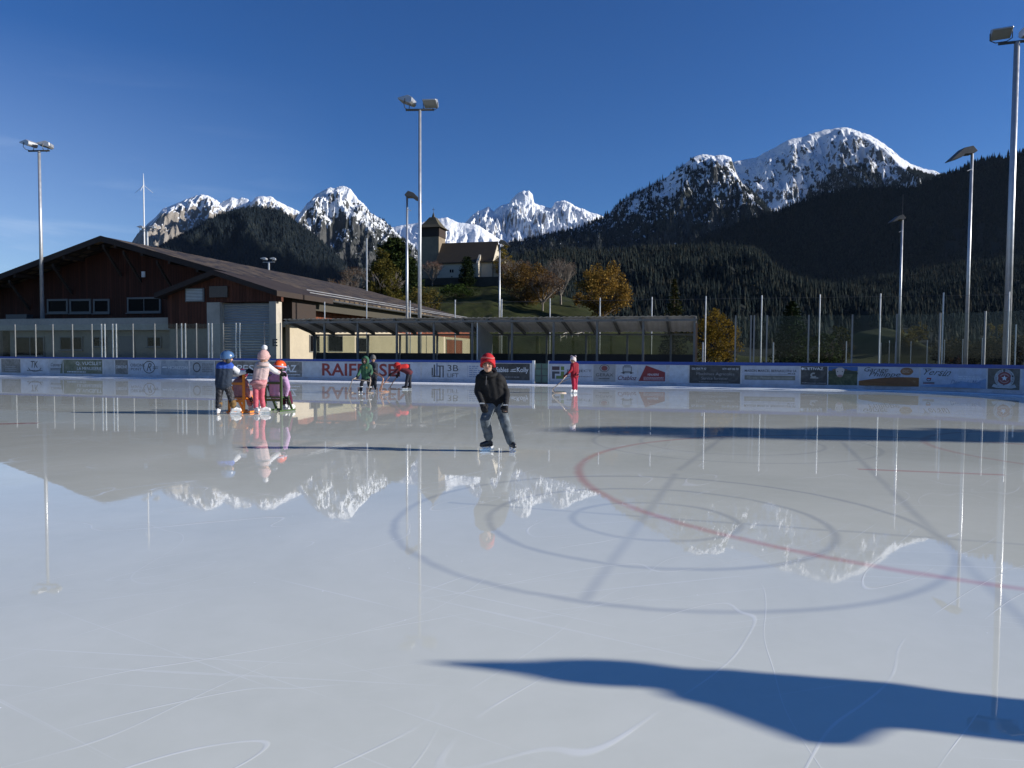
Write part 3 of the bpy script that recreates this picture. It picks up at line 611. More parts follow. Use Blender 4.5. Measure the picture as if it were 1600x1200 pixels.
# left run
a = Ad(BL, 2, 32, stone); a.bars(.2, .8, .1, .5, 3, (0.35, .34, .33))
a = Ad(BL, 33, 76, flat(PW_)); a.text('TK', .36, .62, .38, .88, INK, .15, .01); a.disc(.5, .52, .26, .44, INK, .004, .90, 200, 340); a.bars(.22, .8, .12, .24, 1, INK)
a = Ad(BL, 77, 98, flat((0.42, .45, .48))); a.text('Couvert', .12, .95, .5, .75, INK, .3); a.bars(.1, .9, .2, .4, 2, INK); a.shape([(.8, 0), (1.0, 0), (1.0, 1.0)], (0.10, .13, .08))
a = Ad(BL, 99, 160, village); a.text('Q. VUCSLET', .33, .98, .58, .86, WH); a.text('LA MENUISERIE', .36, .98, .26, .48, WH); a.bars(.1, .6, .06, .18, 1, WH)
a = Ad(BL, 162, 178, flat((0.44, .46, .48)))
a = Ad(BL, 180, 200, stone); a.text('OBIONE', .06, .94, .42, .62, WH)
a = Ad(BL, 201, 250, flat((0.46, .50, .56))); a.text('OBIONE', .06, .52, .55, .76, INK); a.text('PONT', .08, .42, .28, .46, INK); a.disc(.66, .52, .19, .44, INK, .005, .88); a.text('R', .58, .74, .26, .80, INK, .4); a.bars(.78, .96, .4, .6, 2, INK)
a = Ad(BL, 251, 295, icy); a.text('HORIZON', .28, .96, .40, .62, WH); a.shape([(.04, .48), (.24, .50), (.24, .56), (.10, .58)], WH)
a = Ad(BL, 297, 335, icy); a.disc(.28, .55, .16, .34, INK, .005, .75); a.bars(.5, .95, .2, .85, 5, (0.14, .15, .16))
a = Ad(BL, 336, 438, stone); a.text('ALPES', .10, .60, .3, .75, WH, .1); a.bars(.1, .8, .08, .22, 1, WH)
# bench run
a = Ad(BMid, 442, 472, stone); a.text('AZ', .12, .72, .30, .78, WH, 0, .03); a.bars(.1, .9, .08, .2, 1, WH)
a = Ad(BMid, 474, 502, flat((0.48, .52, .56)))
a = Ad(BMid, 503, 657, flat((0.50, .53, .60))); a.text('RAIFFEISEN', .003, .90, .10, .92, (0.27, .035, .03), 0, .02)
a = Ad(BMid, 659, 752, flat(PW_)); a.text('3B', .44, .62, .50, .88, INK); a.text('LIFT', .44, .625, .12, .36, INK)
for u, v0, v1 in ((.17, .22, .70), (.205, .12, .90), (.25, .22, .98), (.30, .10, .80)): a.rect(u, u + .022, v0, v1, INK if u != .25 else (.10, .16, .30))
a.rect(.17, .32, .14, .20, INK); a.rect(.25, .37, .78, .84, INK); a.rect(.355, .375, .1, .84, INK)
a.bars(.80, .985, .12, .88, 6, (0.22, .28, .42)); a.rect(.775, .780, .12, .88, (0.25, .3, .42))
a = Ad(BMid, 756, 828, darkrock); a.text('Sables', .27, .54, .48, .78, WH, 0, .015); a.text('Kolly', .72, .97, .40, .78, WH, 0, .015); a.shape([(.56, .52), (.70, .50), (.70, .56), (.60, .57)], WH); a.shape([(.58, .62), (.63, .60), (.70, .66), (.70, .70), (.64, .66)], WH); a.bars(.3, .8, .12, .26, 1, (.2, .2, .2))
# right run
a = Ad(BR, 860, 926, flat((0.48, .50, .55)))
a.rect(.04, .22, .64, .86, (0.07, .04, .05)); a.rect(.25, .33, .64, .86, (.12, .19, .05)); a.rect(.04, .22, .42, .56, (.05, .06, .075)); a.rect(.04, .11, .12, .42, (.05, .06, .075)); a.rect(.25, .33, .30, .56, (.12, .19, .05)); a.rect(.14, .33, .12, .30, (.12, .19, .05))
a.text('PROJECT', .40, .98, .50, .68, INK); a.bars(.40, .98, .22, .32, 1, (.2, .2, .22))
a = Ad(BR, 927, 962, flat((0.34, .34, .34))); a.text('GERAX', .12, .90, .30, .48, INK); a.disc(.5, .78, .14, .15, (0.20, .06, .06), .005); a.disc(.5, .78, .22, .22, INK, .004, .88); a.bars(.25, .75, .12, .22, 1, INK)
a = Ad(BR, 963, 996, flat(PW_)); a.text('Chabloz', .08, .98, .10, .36, (0.12, .02, .05), .35, .01)
a.rect(.30, .74, .56, .90, (.16, .17, .18)); a.rect(.34, .70, .62, .84, (.42, .44, .46), .006); a.disc(.34, .52, .06, .06, INK, .006); a.disc(.70, .52, .06, .06, INK, .006); a.rect(.22, .82, .50, .55, (.16, .17, .18)); a.rect(.36, .68, .92, .96, INK)
a = Ad(BR, 997, 1041, flat((0.48, .51, .56))); a.shape([(.02, .06), (.28, .97), (.96, .58), (.96, .06)], (0.24, .025, .03)); a.text('MENUISERIE', .34, .74, .38, .50, WH, .1); a.bars(.2, .93, .10, .32, 3, (.55, .42, .42), .008)
a = Ad(BR, 1046, 1075, flat((0.52, .57, .63)))
a = Ad(BR, 1077, 1157, darkrock, .17, 1.0); a.text('026 924 79 42', .05, .33, .76, .87, WH); a.text('079 409 00 70', .65, .96, .76, .87, WH); a.text('Machines Agricoles', .14, .88, .42, .62, (.30, .30, .30)); a.text('Service forestier', .24, .76, .22, .38, (.30, .30, .30)); a.bars(.2, .8, .06, .14, 1, (.22, .22, .22))
a = Ad(BR, 1159, 1249, flat((0.46, .49, .56))); a.text('MAISON MARCEL BERNASCONI SA', .05, .95, .66, .80, INK, 0, .01); a.rect(.05, .93, .22, .47, (0.19, .19, .16)); a.text('Plâtrerie - Peinture  Haute Isolation', .09, .88, .27, .42, (.40, .40, .36), .1, 0, .008); a.rect(.05, .93, .535, .55, INK); a.bars(.80, .94, .55, .63, 1, INK)
a = Ad(BR, 1251, 1293, darkrock); a.text("L'ETIVAZ", .14, .84, .80, .95, WH, 0, .02); a.disc(.07, .87, .05, .07, WH); a.disc(.48, .52, .12, .14, (.36, .36, .34), .005, .45, 60, 330); a.rect(.36, .66, .34, .40, (.36, .36, .34)); a.text('AOP fromage artisanal', .03, .94, .04, .12, (.5, .5, .5))
a = Ad(BR, 1294, 1340, photo_print('pasture', [(0.02, .025, .012), (.07, .085, .035), (.20, .20, .12)], 4))
a.rect(0, 1, .78, .995, (.05, .13, .34), .002); a.shape([(0, .70), (.2, .84), (.45, .76), (.7, .82), (1, .70), (1, .6), (0, .6)], (.03, .045, .022), .003)
a.shape([(.27, .60), (.25, .86), (.33, .95), (.47, .95), (.55, .86), (.52, .60), (.48, .46), (.32, .46)], (.52, .46, .42), .006); a.disc(.40, .50, .085, .07, (.36, .22, .20), .008); a.shape([(.13, .84), (.25, .90), (.24, .80), (.17, .76)], (.12, .08, .06), .007); a.shape([(.66, .86), (.55, .90), (.55, .80), (.62, .76)], (.12, .08, .06), .007); a.disc(.32, .74, .02, .03, INK, .009); a.disc(.48, .74, .02, .03, INK, .009)
a = Ad(BR, 1342, 1436, flat((0.48, .50, .56)))
pts = [(0, 0), (1, 0), (1, .46)] + [(1 - k / 12.0, .46 + .06 * math.sin(k / 12.0 * 3.1) - .22 * (k / 12.0) ** 1.5) for k in range(1, 13)]
a.shape(pts, (0.26, .10, .025)); a.text('Garage', .09, .50, .68, .98, INK, .35, .005); a.text('Philippe', .17, .70, .42, .74, INK, .35, .005); a.disc(.80, .78, .11, .20, (0.30, .13, .05)); a.bars(.73, .87, .70, .88, 3, (.5, .35, .25), .008); a.text('+41 (0) 26 924 51 91', .42, .94, .19, .31, (.50, .36, .22), 0, 0, .008); a.bars(.08, .4, .06, .13, 1, (.45, .32, .2), .008)
a = Ad(BR, 1438, 1541, flat((0.45, .50, .60)))
a.shape([(0, 0), (1, 0), (1, .5), (.82, .26), (.62, .34), (.45, .15), (.2, .12), (0, .05)], (.22, .32, .48), .002); a.text('Garage', .04, .16, .90, .97, INK, .3); a.text('Yersin', .05, .47, .62, .92, INK, .55, .0); a.bars(.28, .45, .56, .64, 1, INK); a.disc(.13, .38, .035, .09, INK, .005, .6); a.rect(.10, .17, .40, .47, REDP, .006); a.rect(.045, .22, .21, .25, INK); a.rect(.045, .22, .15, .19, (.2, .03, .05)); a.text('Dents du Midi', .46, .93, .14, .40, (.13, .20, .34), .5)
a.bars(.58, .95, .42, .62, 2, (.62, .66, .72))
a = Ad(BR, 1543, 1594, photo_print('planks_print', [(0.05, .045, .035), (.11, .10, .085), (.18, .17, .15)], 5))
a.disc(.52, .54, .31, .44, (.50, .51, .52), .003); a.disc(.52, .54, .22, .31, (.24, .05, .045), .005); a.disc(.52, .54, .16, .23, (.42, .25, .24), .006, .8)
a.shape([(.52 + (.10 if k % 2 == 0 else .045) * math.cos(R(k * 36 + 90)), .54 + (.14 if k % 2 == 0 else .06) * math.sin(R(k * 36 + 90))) for k in range(10)], WH, .008)
word = 'HOCKEY CLUB CHATEAU-D\'OEX'
def ring_text(ad, word, u, v, ru, rv, a0, a1, size, col):
    n = len(word)
    for i, ch in enumerate(word):
        if ch == ' ': continue
        an = R(a0 + (a1 - a0) * i / (n - 1)); vv, ff, asp = text_mesh(ch); ca, sa = math.cos(an - math.pi / 2), math.sin(an - math.pi / 2)
        pts = []
        for x, y in vv:
            lx, ly = (x - .5) * size * min(asp, 1.1), (y - .5) * size
            pts.append((u + ru * (math.cos(an) + lx * ca - ly * sa), v + rv * (math.sin(an) + lx * sa + ly * ca)))
        for_m.add([ad.p(p[0], p[1], .009) for p in pts], ff)
for_m = MB(); ring_text(a, word, .52, .54, .262, .375, 215, -35, .22, INK)
me = bpy.data.meshes.new('lettering'); me.from_pydata(for_m.v, [], for_m.f); link('lettering', me, flat(INK), a.o)
a.shape([(.14, .12), (.30, .06), (.74, .06), (.90, .12), (.84, .26), (.72, .20), (.32, .20), (.20, .26)], (.45, .46, .47), .010); a.text('Saison 1931', .32, .72, .09, .17, INK, .2, 0, .012)
a = Ad(BR, 1596, 1660, flat((0.48, .51, .58)))

# ------------------------------------------------------------------ acrylic screens on the boards
def screen(label, l0, l1, ztop, posts, double=(), thick=0.034):
    t = thing('glass_screen', label, 'glass screen')
    ed = sorted([l0] + [p for p in posts if l0 < p < l1] + [l1])
    for a, b in zip(ed[:-1], ed[1:]):
        if b - a > 0.15: strip_obj('pane', M_glass, t, a + 0.035, b - 0.035, -0.025, -0.037, BH + 0.002, ztop)
    for p in posts:
        m = MB(); q = pw(p, -0.03, 0); ang = RZ + path(p)[2]; Mx = Matrix.Translation(q) @ Matrix.Rotation(ang, 4, 'Z')
        m.box((-thick / 2, -0.03, BH + 0.003), (thick / 2, 0.03, ztop + 0.03), Mx); m.build('post', M_alu if p in double else M_postgrey, t)
    return t
LP = [24, 56, 83, 113.5, 144, 208, 242, 276, 307, 349, 413]; DP = [159, 164.2, 176.5, 182, 284, 290, 326, 331.5, 369, 375]
sc1 = screen('clear acrylic screen with bright double posts, left part of the far boards', l_at(-60), l_at(438), 3.03, [l_at(x) for x in LP + DP + [438]], [l_at(x) for x in DP])
sc2 = screen('tall clear acrylic screen on the curved boards at the right end', l_at(1148), RA * math.pi / 2 + 3, 3.22, [l_at(x) for x in (1148, 1172, 1177, 1197, 1262, 1330, 1399, 1466, 1536, 1604)], thick=0.058)

# ------------------------------------------------------------------ roofed players' bench
ca = thing('bench_shelter', 'long mono-pitch metal shelter roof over the players bench', 'shelter')
s0, s1 = -22.1, -0.15; tf, tb = 34.7, 37.7; zf, zb = 3.18, 2.58
def roofz(t): return zf + (zb - zf) * (t - tf) / (tb - tf)
rm = MB(); n = 150; vs = []; fs = []
for k in range(n * 2 + 1):
    s = s0 + (s1 - s0) * k / (n * 2.0); dz = 0.03 if k % 4 in (1, 2) else 0.0
    vs += [ST(s, tf - 0.12, roofz(tf - .12) + .10 + dz), ST(s, tb + 0.1, roofz(tb + .1) + .10 + dz)]
for k in range(n * 2): fs.append((2*k, 2*k+2, 2*k+3, 2*k+1))
rm.add(vs, fs); rm.build('roof_sheet', simple('corrugated_sheet', (0.75, 0.73, 0.70), 0.5, 0.2, 0.15, 1.5, 0.05), ca)
post_s = [s_of(at_t(x, 520, tf + .1)) for x in (507, 559, 620, 678, 738, 800, 865, 933, 1005)] + [s1 - 0.1]
beams = np.linspace(s0 + .1, s1 - .1, 18)
for s in beams:
    m = MB(); m.prism([ST(s - .05, tf, zf - .06), ST(s - .05, tf, zf + .09), ST(s - .05, tb, zb + .09), ST(s - .05, tb, zb - .06)], ST(.1, 0, 0)); m.build('rafter', M_sheltersteel, ca)
for tt, zz in ((tf, zf), (tb, zb)):
    m = MB(); m.bst(s0, s1, tt - .04, tt + .04, zz - .10, zz + .0); m.build('beam', M_sheltersteel, ca)
for s in post_s:
    m = MB(); m.bst(s - .05, s + .05, tf + .06, tf + .16, 0, zf - .05); m.build('post', M_sheltersteel, ca)
for s in [x + 1.2 for x in post_s[:-1]] + [s0 + .2]:
    m = MB(); m.bst(s - .05, s + .05, tb - .12, tb - .02, 0, zb - .05); m.build('post', M_sheltersteel, ca)
m = MB(); m.bst(s0, s1, tb - .06, tb - .01, 0, 1.5); m.build('back_wall', M_black, ca)
m = MB(); m.bst(s0 + .3, s1 - .3, tb - .55, tb - .15, 0.42, 0.47); m.build('seat', M_darkwood, ca)
for sA, sB in zip(np.linspace(s0, s1, 9)[:-1], np.linspace(s0, s1, 9)[1:]):
    m = MB(); m.bst(sA + .03, sB - .03, tb - .045, tb - .035, 1.502, zb - .12); m.build('pane', M_glass_dirty, ca)
sm = s_of(at_t(746, 540, tf + .3)); m = MB(); m.prism([ST(sm, tf + .17, 0), ST(sm, tb - .13, 0), ST(sm, tb - .13, zb - .1), ST(sm, tf + .17, zf - .1)], ST(.06, 0, 0)); m.build('divider', M_galv, ca)
m = MB(); m.bst(s1 - .06, s1 + .04, tf + .4, tf + .5, 0, 3.0); m.build('end_post', simple('bare_timber', (0.25, .15, .09), .8), ca)
dp = MB(); dp.tube([ST(s0 + .35, 37.2, 0), ST(s0 + .35, 37.2, 2.45), ST(s0 + .2, 36.8, 2.75), ST(s0 + .0, 36.2, 2.9)], 0.06); dp.build('downpipe', M_darksteel, ca)

# ------------------------------------------------------------------ safety net behind the bench
nf = thing('net_fence', 'row of tall grey net posts standing behind the bench and boards', 'net fence')
tn = 39.2
for k in range(14):
    s = -22.2 + 2.81 * k; m = MB(); m.tube([ST(s, tn, 0), ST(s, tn, 4.6)], 0.034, 8); m.build('post', M_galv, nf)
m = MB(); m.tube([ST(-22.2, tn, 4.45), ST(-22.2 + 2.81 * 13, tn, 4.45)], 0.008, 5); m.build('wire', M_darksteel, nf)
nf2 = thing('net_fence', 'dark ball-stop net on slim posts far behind the right-hand screen', 'net fence')
A = at(1376, 560, 62); Bq = at(1720, 560, 44)
for k in range(12):
    p = A.lerp(Bq, (k / 11.0)); m = MB(); m.tube([(p.x, p.y, 0), (p.x, p.y, 2.7 + 0.03 * k)], 0.035, 6); m.build('post', M_galv, nf2)
t_ = NT('net'); tr_ = t_.n('ShaderNodeBsdfTransparent'); df_ = t_.n('ShaderNodeBsdfDiffuse'); df_.inputs[0].default_value = (.02, .02, .02, 1); ms_ = t_.n('ShaderNodeMixShader'); ms_.inputs[0].default_value = .45
t_.l(tr_.outputs[0], ms_.inputs[1]); t_.l(df_.outputs[0], ms_.inputs[2]); t_.l(ms_.outputs[0], t_.out.inputs['Surface'])
m = MB(); m.add([(A.x, A.y, 0), (Bq.x, Bq.y, 0), (Bq.x, Bq.y, 2.95), (A.x, A.y, 2.65)], [(0, 1, 2, 3)]); m.build('net', t_.m, nf2)
for px, top, Y in ((1374, 497, 48), (1322, 533, 58), (1586, 507, 44), (1098, 535, 44), (1208, 535, 47), (1389, 532, 70)):
    p = at(px, 560, Y); q = at(px, top, Y); m = MB(); m.tube([(p.x, p.y, 0), (p.x, p.y, q.z)], 0.045, 6)
    tag(m.build('steel_post', M_galv), {1374: 'brown-lit steel post between two panes of the right screen, tallest of the loose posts', 1322: 'short steel post left of the green meadow patch', 1586: 'steel post at the far right behind the outermost floodlight mast', 1098: 'slim post in front of the round golden bush', 1208: 'slim post with a small sign left of the dark fir', 1389: 'short steel post at the right edge of the meadow patch'}[px], 'post')

# ------------------------------------------------------------------ ice hall
hall = thing('ice_hall', 'large dark timber hall with tiled gable roof and pale concrete lower storey', 'building')
RS, RZT, EZ, ES = -45.5, 10.55, 5.75, -27.8; slope = (RZT - EZ) / (ES - RS); TF, TB = 46.0, 89.5
def hz(s): return RZT - abs(s - RS) * slope
for sgn in (1, -1):
    se = RS + sgn * (ES - RS) * (1 if sgn > 0 else 1.05); m = MB()
    m.prism([ST(RS, TF, RZT), ST(se, TF, hz(se)), ST(se, TF, hz(se) - .32), ST(RS, TF, RZT - .32)], ST(0, TB - TF, 0)); m.build('roof', M_tile, hall)
    m = MB(); m.prism([ST(RS, TF - .06, RZT + .03), ST(se, TF - .06, hz(se) + .03), ST(se, TF - .06, hz(se) - .42), ST(RS, TF - .06, RZT - .42)], ST(0, .055, 0)); m.build('bargeboard', M_darkwood, hall)
WS0, WS1 = -62.0, -29.6
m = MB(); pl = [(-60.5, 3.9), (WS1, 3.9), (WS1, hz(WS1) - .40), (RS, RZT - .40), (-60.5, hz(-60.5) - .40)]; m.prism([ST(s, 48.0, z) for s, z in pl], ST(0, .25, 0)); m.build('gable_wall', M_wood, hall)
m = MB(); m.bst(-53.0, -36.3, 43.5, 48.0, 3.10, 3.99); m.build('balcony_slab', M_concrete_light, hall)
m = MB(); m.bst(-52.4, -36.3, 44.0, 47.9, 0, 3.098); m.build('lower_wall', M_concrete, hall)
m = MB(); m.bst(-64.0, -53.02, 43.9, 48.0, 0, 3.7); m.build('rubble_wall', simple('rubble_stone', (0.13, 0.10, 0.075), .9, 0, .5, 1.6, .6), hall)
def window(par, c0, c1, z0, z1, t, mull=1, frame=0.09, depth=0.10, pane=M_pane, fm=M_frame):
    m = MB(); m.bst(c0, c1, t - depth, t + .02, z0, z0 + frame); m.bst(c0, c1, t - depth, t + .02, z1 - frame, z1)
    m.bst(c0, c0 + frame, t - depth, t + .02, z0 + frame, z1 - frame); m.bst(c1 - frame, c1, t - depth, t + .02, z0 + frame, z1 - frame)
    for k in range(mull): c = c0 + (c1 - c0) * (k + 1) / (mull + 1); m.bst(c - .03, c + .03, t - depth + .02, t + .02, z0 + frame, z1 - frame)
    w = m.build('window', fm, par); m = MB(); m.bst(c0 + frame, c1 - frame, t - depth * .4, t - depth * .4 + .01, z0 + frame, z1 - frame); m.build('pane', pane, w)
    m = MB(); m.bst(c0 - .06, c1 + .06, t - depth - .10, t - depth + .02, z0 - .07, z0 - .002); m.build('sill', fm, w); return w
def win_px(par, x0, x1, y0, y1, t, **k):
    a = at_t(x0, y1, t); b = at_t(x1, y0, t); window(par, s_of(a), s_of(b), min(a.z, b.z), max(a.z, b.z), t, **k)
for x0, x1 in ((75, 107), (110, 143), (147, 172)): win_px(hall, x0, x1, 467, 490, 48.0, mull=0, frame=.16)
win_px(hall, 200, 252, 464, 489, 48.0, mull=1, frame=.14)
for x0, x1, y0, y1 in ((26, 70, 526, 556), (95, 130, 526, 547), (147, 167, 526, 542), (231, 253, 526, 542), (280, 312, 526, 547)): win_px(hall, x0, x1, y0, y1, 44.0, mull=1, frame=.07)
a_, b_ = at_t(187, 557, 44), at_t(211, 525, 44); m = MB(); m.bst(s_of(a_), s_of(b_), 43.96, 44.02, 0, b_.z); m.build('door', M_frame, hall)
for k in range(14):                                              # purlin ends and braces under the front overhang
    s = RS + (k - 6.5) * 2.5
    if -61 < s < -29: m = MB(); m.bst(s - .1, s + .1, TF + .05, 48.0, hz(s) - .62, hz(s) - .34); m.build('purlin', M_darkwood, hall)
for s in (-45.5, -43.6, -40.5, -50.5, -36, -55):
    m = MB(); m.prism([ST(s - .08, 47.97, hz(s) - 3.0), ST(s - .08, 47.97, hz(s) - 2.75), ST(s - .08, TF + .2, hz(s) - .64), ST(s - .08, TF + .2, hz(s) - .89)], ST(.16, 0, 0)); m.build('brace', M_darkwood, hall)
a_, b_ = at_t(221, 433, 47.9), at_t(226, 424, 47.9); m = MB(); m.bst(s_of(a_), s_of(b_), 47.9, 47.99, a_.z, b_.z); m.build('wall_lamp', M_white, hall)
a_, b_ = at_t(16, 490, 47), at_t(48, 487, 47); m = MB(); m.bst(s_of(a_), s_of(b_), 46.6, 47.2, 4.0, 4.55); m.build('roof_unit', M_darksteel, hall)
# side wall under the eave, lit by the sun
m = MB(); m.bst(-28.55, -28.35, TF + .3, TB - .3, 4.72, EZ - .25); m.build('eave_panel', simple('shaded_fibre_cement', (0.055, .048, .034), .8, 0, .15, .6), hall)  # panel tone lowered to stand for the shade under the roof edge
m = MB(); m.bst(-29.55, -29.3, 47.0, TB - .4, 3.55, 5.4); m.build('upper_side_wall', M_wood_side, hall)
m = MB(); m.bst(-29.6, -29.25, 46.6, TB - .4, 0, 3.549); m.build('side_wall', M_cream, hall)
m = MB(); m.bst(-60.0, -29.62, TB - .6, TB - .4, 0, 5.2); m.build('back_wall', M_cream, hall)
def side_win(x0, x1, z0, z1, kind='window', mat=M_pane):
    def tt(px): d = ray(px, 540); k = -29.25 / (d[0] * UX + d[1] * UY); return k * (-d[0] * UY + d[1] * UX)
    t0, t1 = tt(x0), tt(x1); m = MB(); m.bst(-29.25, -29.20, t0, t1, z0, z1); w = m.build(kind, M_frame, hall)
    m = MB(); m.bst(-29.205, -29.19, t0 + .1, t1 - .1, z0 + .08, z1 - .08); m.build('pane', mat, w)
for x0, x1, z0, z1 in ((483, 499, 1.55, 2.9), (512, 535, 1.6, 3.0), (556, 574, 1.6, 2.9)): side_win(x0, x1, z0, z1)
side_win(697, 722, 0.2, 3.3, 'door', M_wood_side)
for z, t0, t1, ds in ((.16, 47.2, 67.5, -.15), (.30, 47.2, 67.5, -.4), (.14, 68, 88.8, -.12), (.26, 68, 88.8, -.4)):
    s = ES + ds; m = MB(); m.tube([ST(s, t0, hz(s) + z), ST(s, t1, hz(s) + z)], 0.035, 6); m.build('snow_guard', M_galv, hall)
m = MB(); m.tube([ST(ES + .06, TF, EZ - .22), ST(ES + .06, TB, EZ - .22)], 0.08, 8); m.build('gutter', M_darksteel, hall)
# projecting porch with roller shutter
m = MB(); m.prism([ST(ES, 44.6, 3.9), ST(ES, 44.6, 5.55), ST(-29.5, 44.6, 6.0), ST(-29.5, 44.6, 3.9)], ST(0, 3.2, 0)); m.build('eave_end', M_darkwood, hall)
pk, pl_, pr_ = (-32.2, 7.12), (-37.0, 5.62), (-27.25, 5.62)
for e in (pl_, pr_):
    m = MB(); m.prism([ST(pk[0], 41.9, pk[1]), ST(e[0], 41.9, e[1]), ST(e[0], 41.9, e[1] - .36), ST(pk[0], 41.9, pk[1] - .36)], ST(0, 7.5, 0)); m.build('porch_roof', M_darkwood, hall)
dr0, dr1, dz = s_of(at_t(345, 540, 42.5)), s_of(at_t(422, 540, 42.5)), at_t(380, 473, 42.5).z
sl_, sr_ = s_of(at_t(263, 540, 42.5)), s_of(at_t(440, 540, 42.5)); jl = s_of(at_t(325, 540, 42.5))
pz = at_t(300, 513, 42.5).z
m = MB(); m.prism([ST(s, 42.5, z) for s, z in ((sl_, pz), (jl, pz), (jl, dz + .05), (sr_, dz + .05), (sr_, 5.45), (pk[0], 6.74), (sl_, 5.5))], ST(0, .25, 0)); m.build('porch_gable', plank_mat('porch_planks', (0.11, 0.038, 0.021), .26, 0), hall)
m = MB(); m.bst(sl_ + .02, jl, 42.62, 43.4, 0, pz - .002); m.build('porch_wall', M_concrete, hall)
m = MB(); m.bst(jl, dr0, 42.42, 43.6, 0, dz + .048); m.build('porch_pillar', M_concrete_light, hall)
m = MB(); m.bst(dr1, sr_ - .35, 42.42, 43.1, 0, dz + .048); m.build('porch_pillar', M_concrete_light, hall)
m = MB(); nsl = 26; hh = dz / nsl
for k in range(nsl): m.prism([ST(dr0, 42.92, k * hh), ST(dr0, 42.86, k * hh + hh * .5), ST(dr0, 42.92, k * hh + hh * .98), ST(dr0, 42.96, k * hh + hh * .5)], ST(dr1 - dr0, 0, 0))
m.build('roller_shutter', M_shutter, hall)
a_, b_ = at_t(291, 472, 42.5), at_t(320, 450, 42.5); m = MB(); m.bst(s_of(a_), s_of(b_), 42.40, 42.47, a_.z, b_.z); lv = m.build('vent_louvre', M_frame, hall)
m = MB()
for k in range(8): z = a_.z + .1 + (b_.z - a_.z - .2) * k / 7.5; m.bst(s_of(a_) + .1, s_of(b_) - .1, 42.36, 42.41, z, z + .05)
m.build('louvre_slat', M_galv, lv)
a_, b_ = at_t(329, 465, 42.5), at_t(357, 447, 42.5); m = MB(); m.bst(s_of(a_), s_of(b_), 42.36, 42.47, a_.z, b_.z); m.build('vent_hood', simple('brown_sheet', (.10, .075, .055), .5), hall)
v, f, asp = text_mesh('E', 0, .03); p0 = at_t(425.5, 541, 42.4); p1 = at_t(433.5, 529.5, 42.4); m = MB(); m.add([ST(s_of(p0) + x * (s_of(p1) - s_of(p0)), 42.405, p0.z + y * (p1.z - p0.z)) for x, y in v], f)
me = bpy.data.meshes.new('lettering'); me.from_pydata(m.v, [], m.f); link('lettering', me, flat(INK), hall)

# ------------------------------------------------------------------ floodlight masts and lamps
M_lampglass = simple('lamp_glass', (0.35, .36, .36), .1, 0, .1, 3, .02, .8)
def flood_head(par, c, yaw, tilt=8, k=1.0):
    Mx = Matrix.Translation(c) @ Matrix.Rotation(yaw, 4, 'Z') @ Matrix.Rotation(R(tilt), 4, 'X') @ Matrix.Scale(k, 4)
    pr = [(-.40, .02), (-.36, .22), (-.10, .30), (.42, .06), (.42, .0), (-.30, -.10)]
    m = MB(); m.prism([Mx @ Vector((-.36, y, z)) for y, z in pr], Mx.to_3x3() @ Vector((.72, 0, 0))); h = m.build('floodlight', M_galv, par, False, 0.015)
    m = MB(); m.add([Mx @ Vector(q) for q in ((-.32, -.27, -.102), (.32, -.27, -.102), (.32, .38, -.012), (-.32, .38, -.012))], [(3, 2, 1, 0)]); m.build('lens', M_lampglass, h)
    m = MB(); m.tube([Mx @ Vector(q) for q in ((-.39, .0, .08), (-.39, -.02, -.22), (-.2, -.03, -.34), (.2, -.03, -.34), (.39, -.02, -.22), (.39, 0, .08))], .022 * k, 6); m.build('bracket', M_darksteel, h)
def mast(px0, py0, Y, label, heads, base_z=0.0, r0=0.13, r1=0.085, bar=1.1, yaw=0.0):
    top = at(px0, py0, Y); t = thing('floodlight_mast', label, 'floodlight mast', (0, 0, 0), 0, 'floodlight masts round the rink')
    m = MB(); m.tube([(top.x, Y, base_z), (top.x, Y, top.z)], [r0, r1], 12); m.build('pole', M_galv, t, True)
    d = Vector((math.cos(yaw), math.sin(yaw), 0)); m = MB(); m.tube([top - d * bar * .75 + Vector((0, 0, -.05)), top + d * bar * .75 + Vector((0, 0, .08))], .07, 8); m.build('crossbar', M_darksteel, t)
    for off, yw, tl in heads: flood_head(t, top + d * off + Vector((0, 0, .42)), yw, tl, 1.15)
mast(61, 236, 56.5, 'floodlight mast rising from the balcony of the hall, leftmost mast', [(-.72, R(75), 12), (.45, R(100), 8)], 3.99, .15, .10, 1.0, R(12))
mast(656, 172, 44.4, 'tall floodlight mast right in the middle with two lamp heads on a crossbar', [(-.78, R(78), 14), (.65, R(175), 8)], 0, .13, .085, 1.15, R(10))
mast(1589, 66, 34.8, 'tallest floodlight mast at the right edge with twin lamp heads', [(-.72, R(155), 6), (.75, R(190), 10)], 0, .17, .12, 1.1, R(-6))
def wing_lamp(px, py, Y, label, dirx, L=1.35, drop=.55, r=.07, ant=0.0):
    top = at(px, py, Y); t = thing('street_lamp', label, 'lamp', (0, 0, 0), 0, 'single lamps on poles'); x, z = top.x, top.z
    m = MB(); m.tube([(x, Y, 0), (x, Y, z)], [r * 1.25, r * .85], 10); m.build('pole', M_galv, t, True)
    pr = [(-.15, .02), (.10, .30), (.45 * L, .18), (L, -drop + .04), (L, -drop), (.55 * L, -drop * .62), (.4 * L, -drop * .30), (.05, -.12)]
    m = MB(); m.prism([Vector((x + dirx * a, Y - .28, z + b)) for a, b in pr], (0, .56, 0)); m.build('lamp_head', simple('weathered_lamp', (.10, .095, .085), .5, .2), t, False, .02)
    m = MB(); m.tube([(x - .05 * dirx, Y - .05, z - .9), (x + .3 * dirx, Y - .1, z - 1.05)], .02, 6); m.build('cable_bracket', M_galv, t)
    if ant: m = MB(); m.tube([(x, Y, z), (x, Y, z + ant)], .02, 6); m.build('antenna', M_darksteel, t)
wing_lamp(636, 306, 50, 'single winged lamp on a pole just left of the central floodlight mast', 1, 1.05, .42, .085)
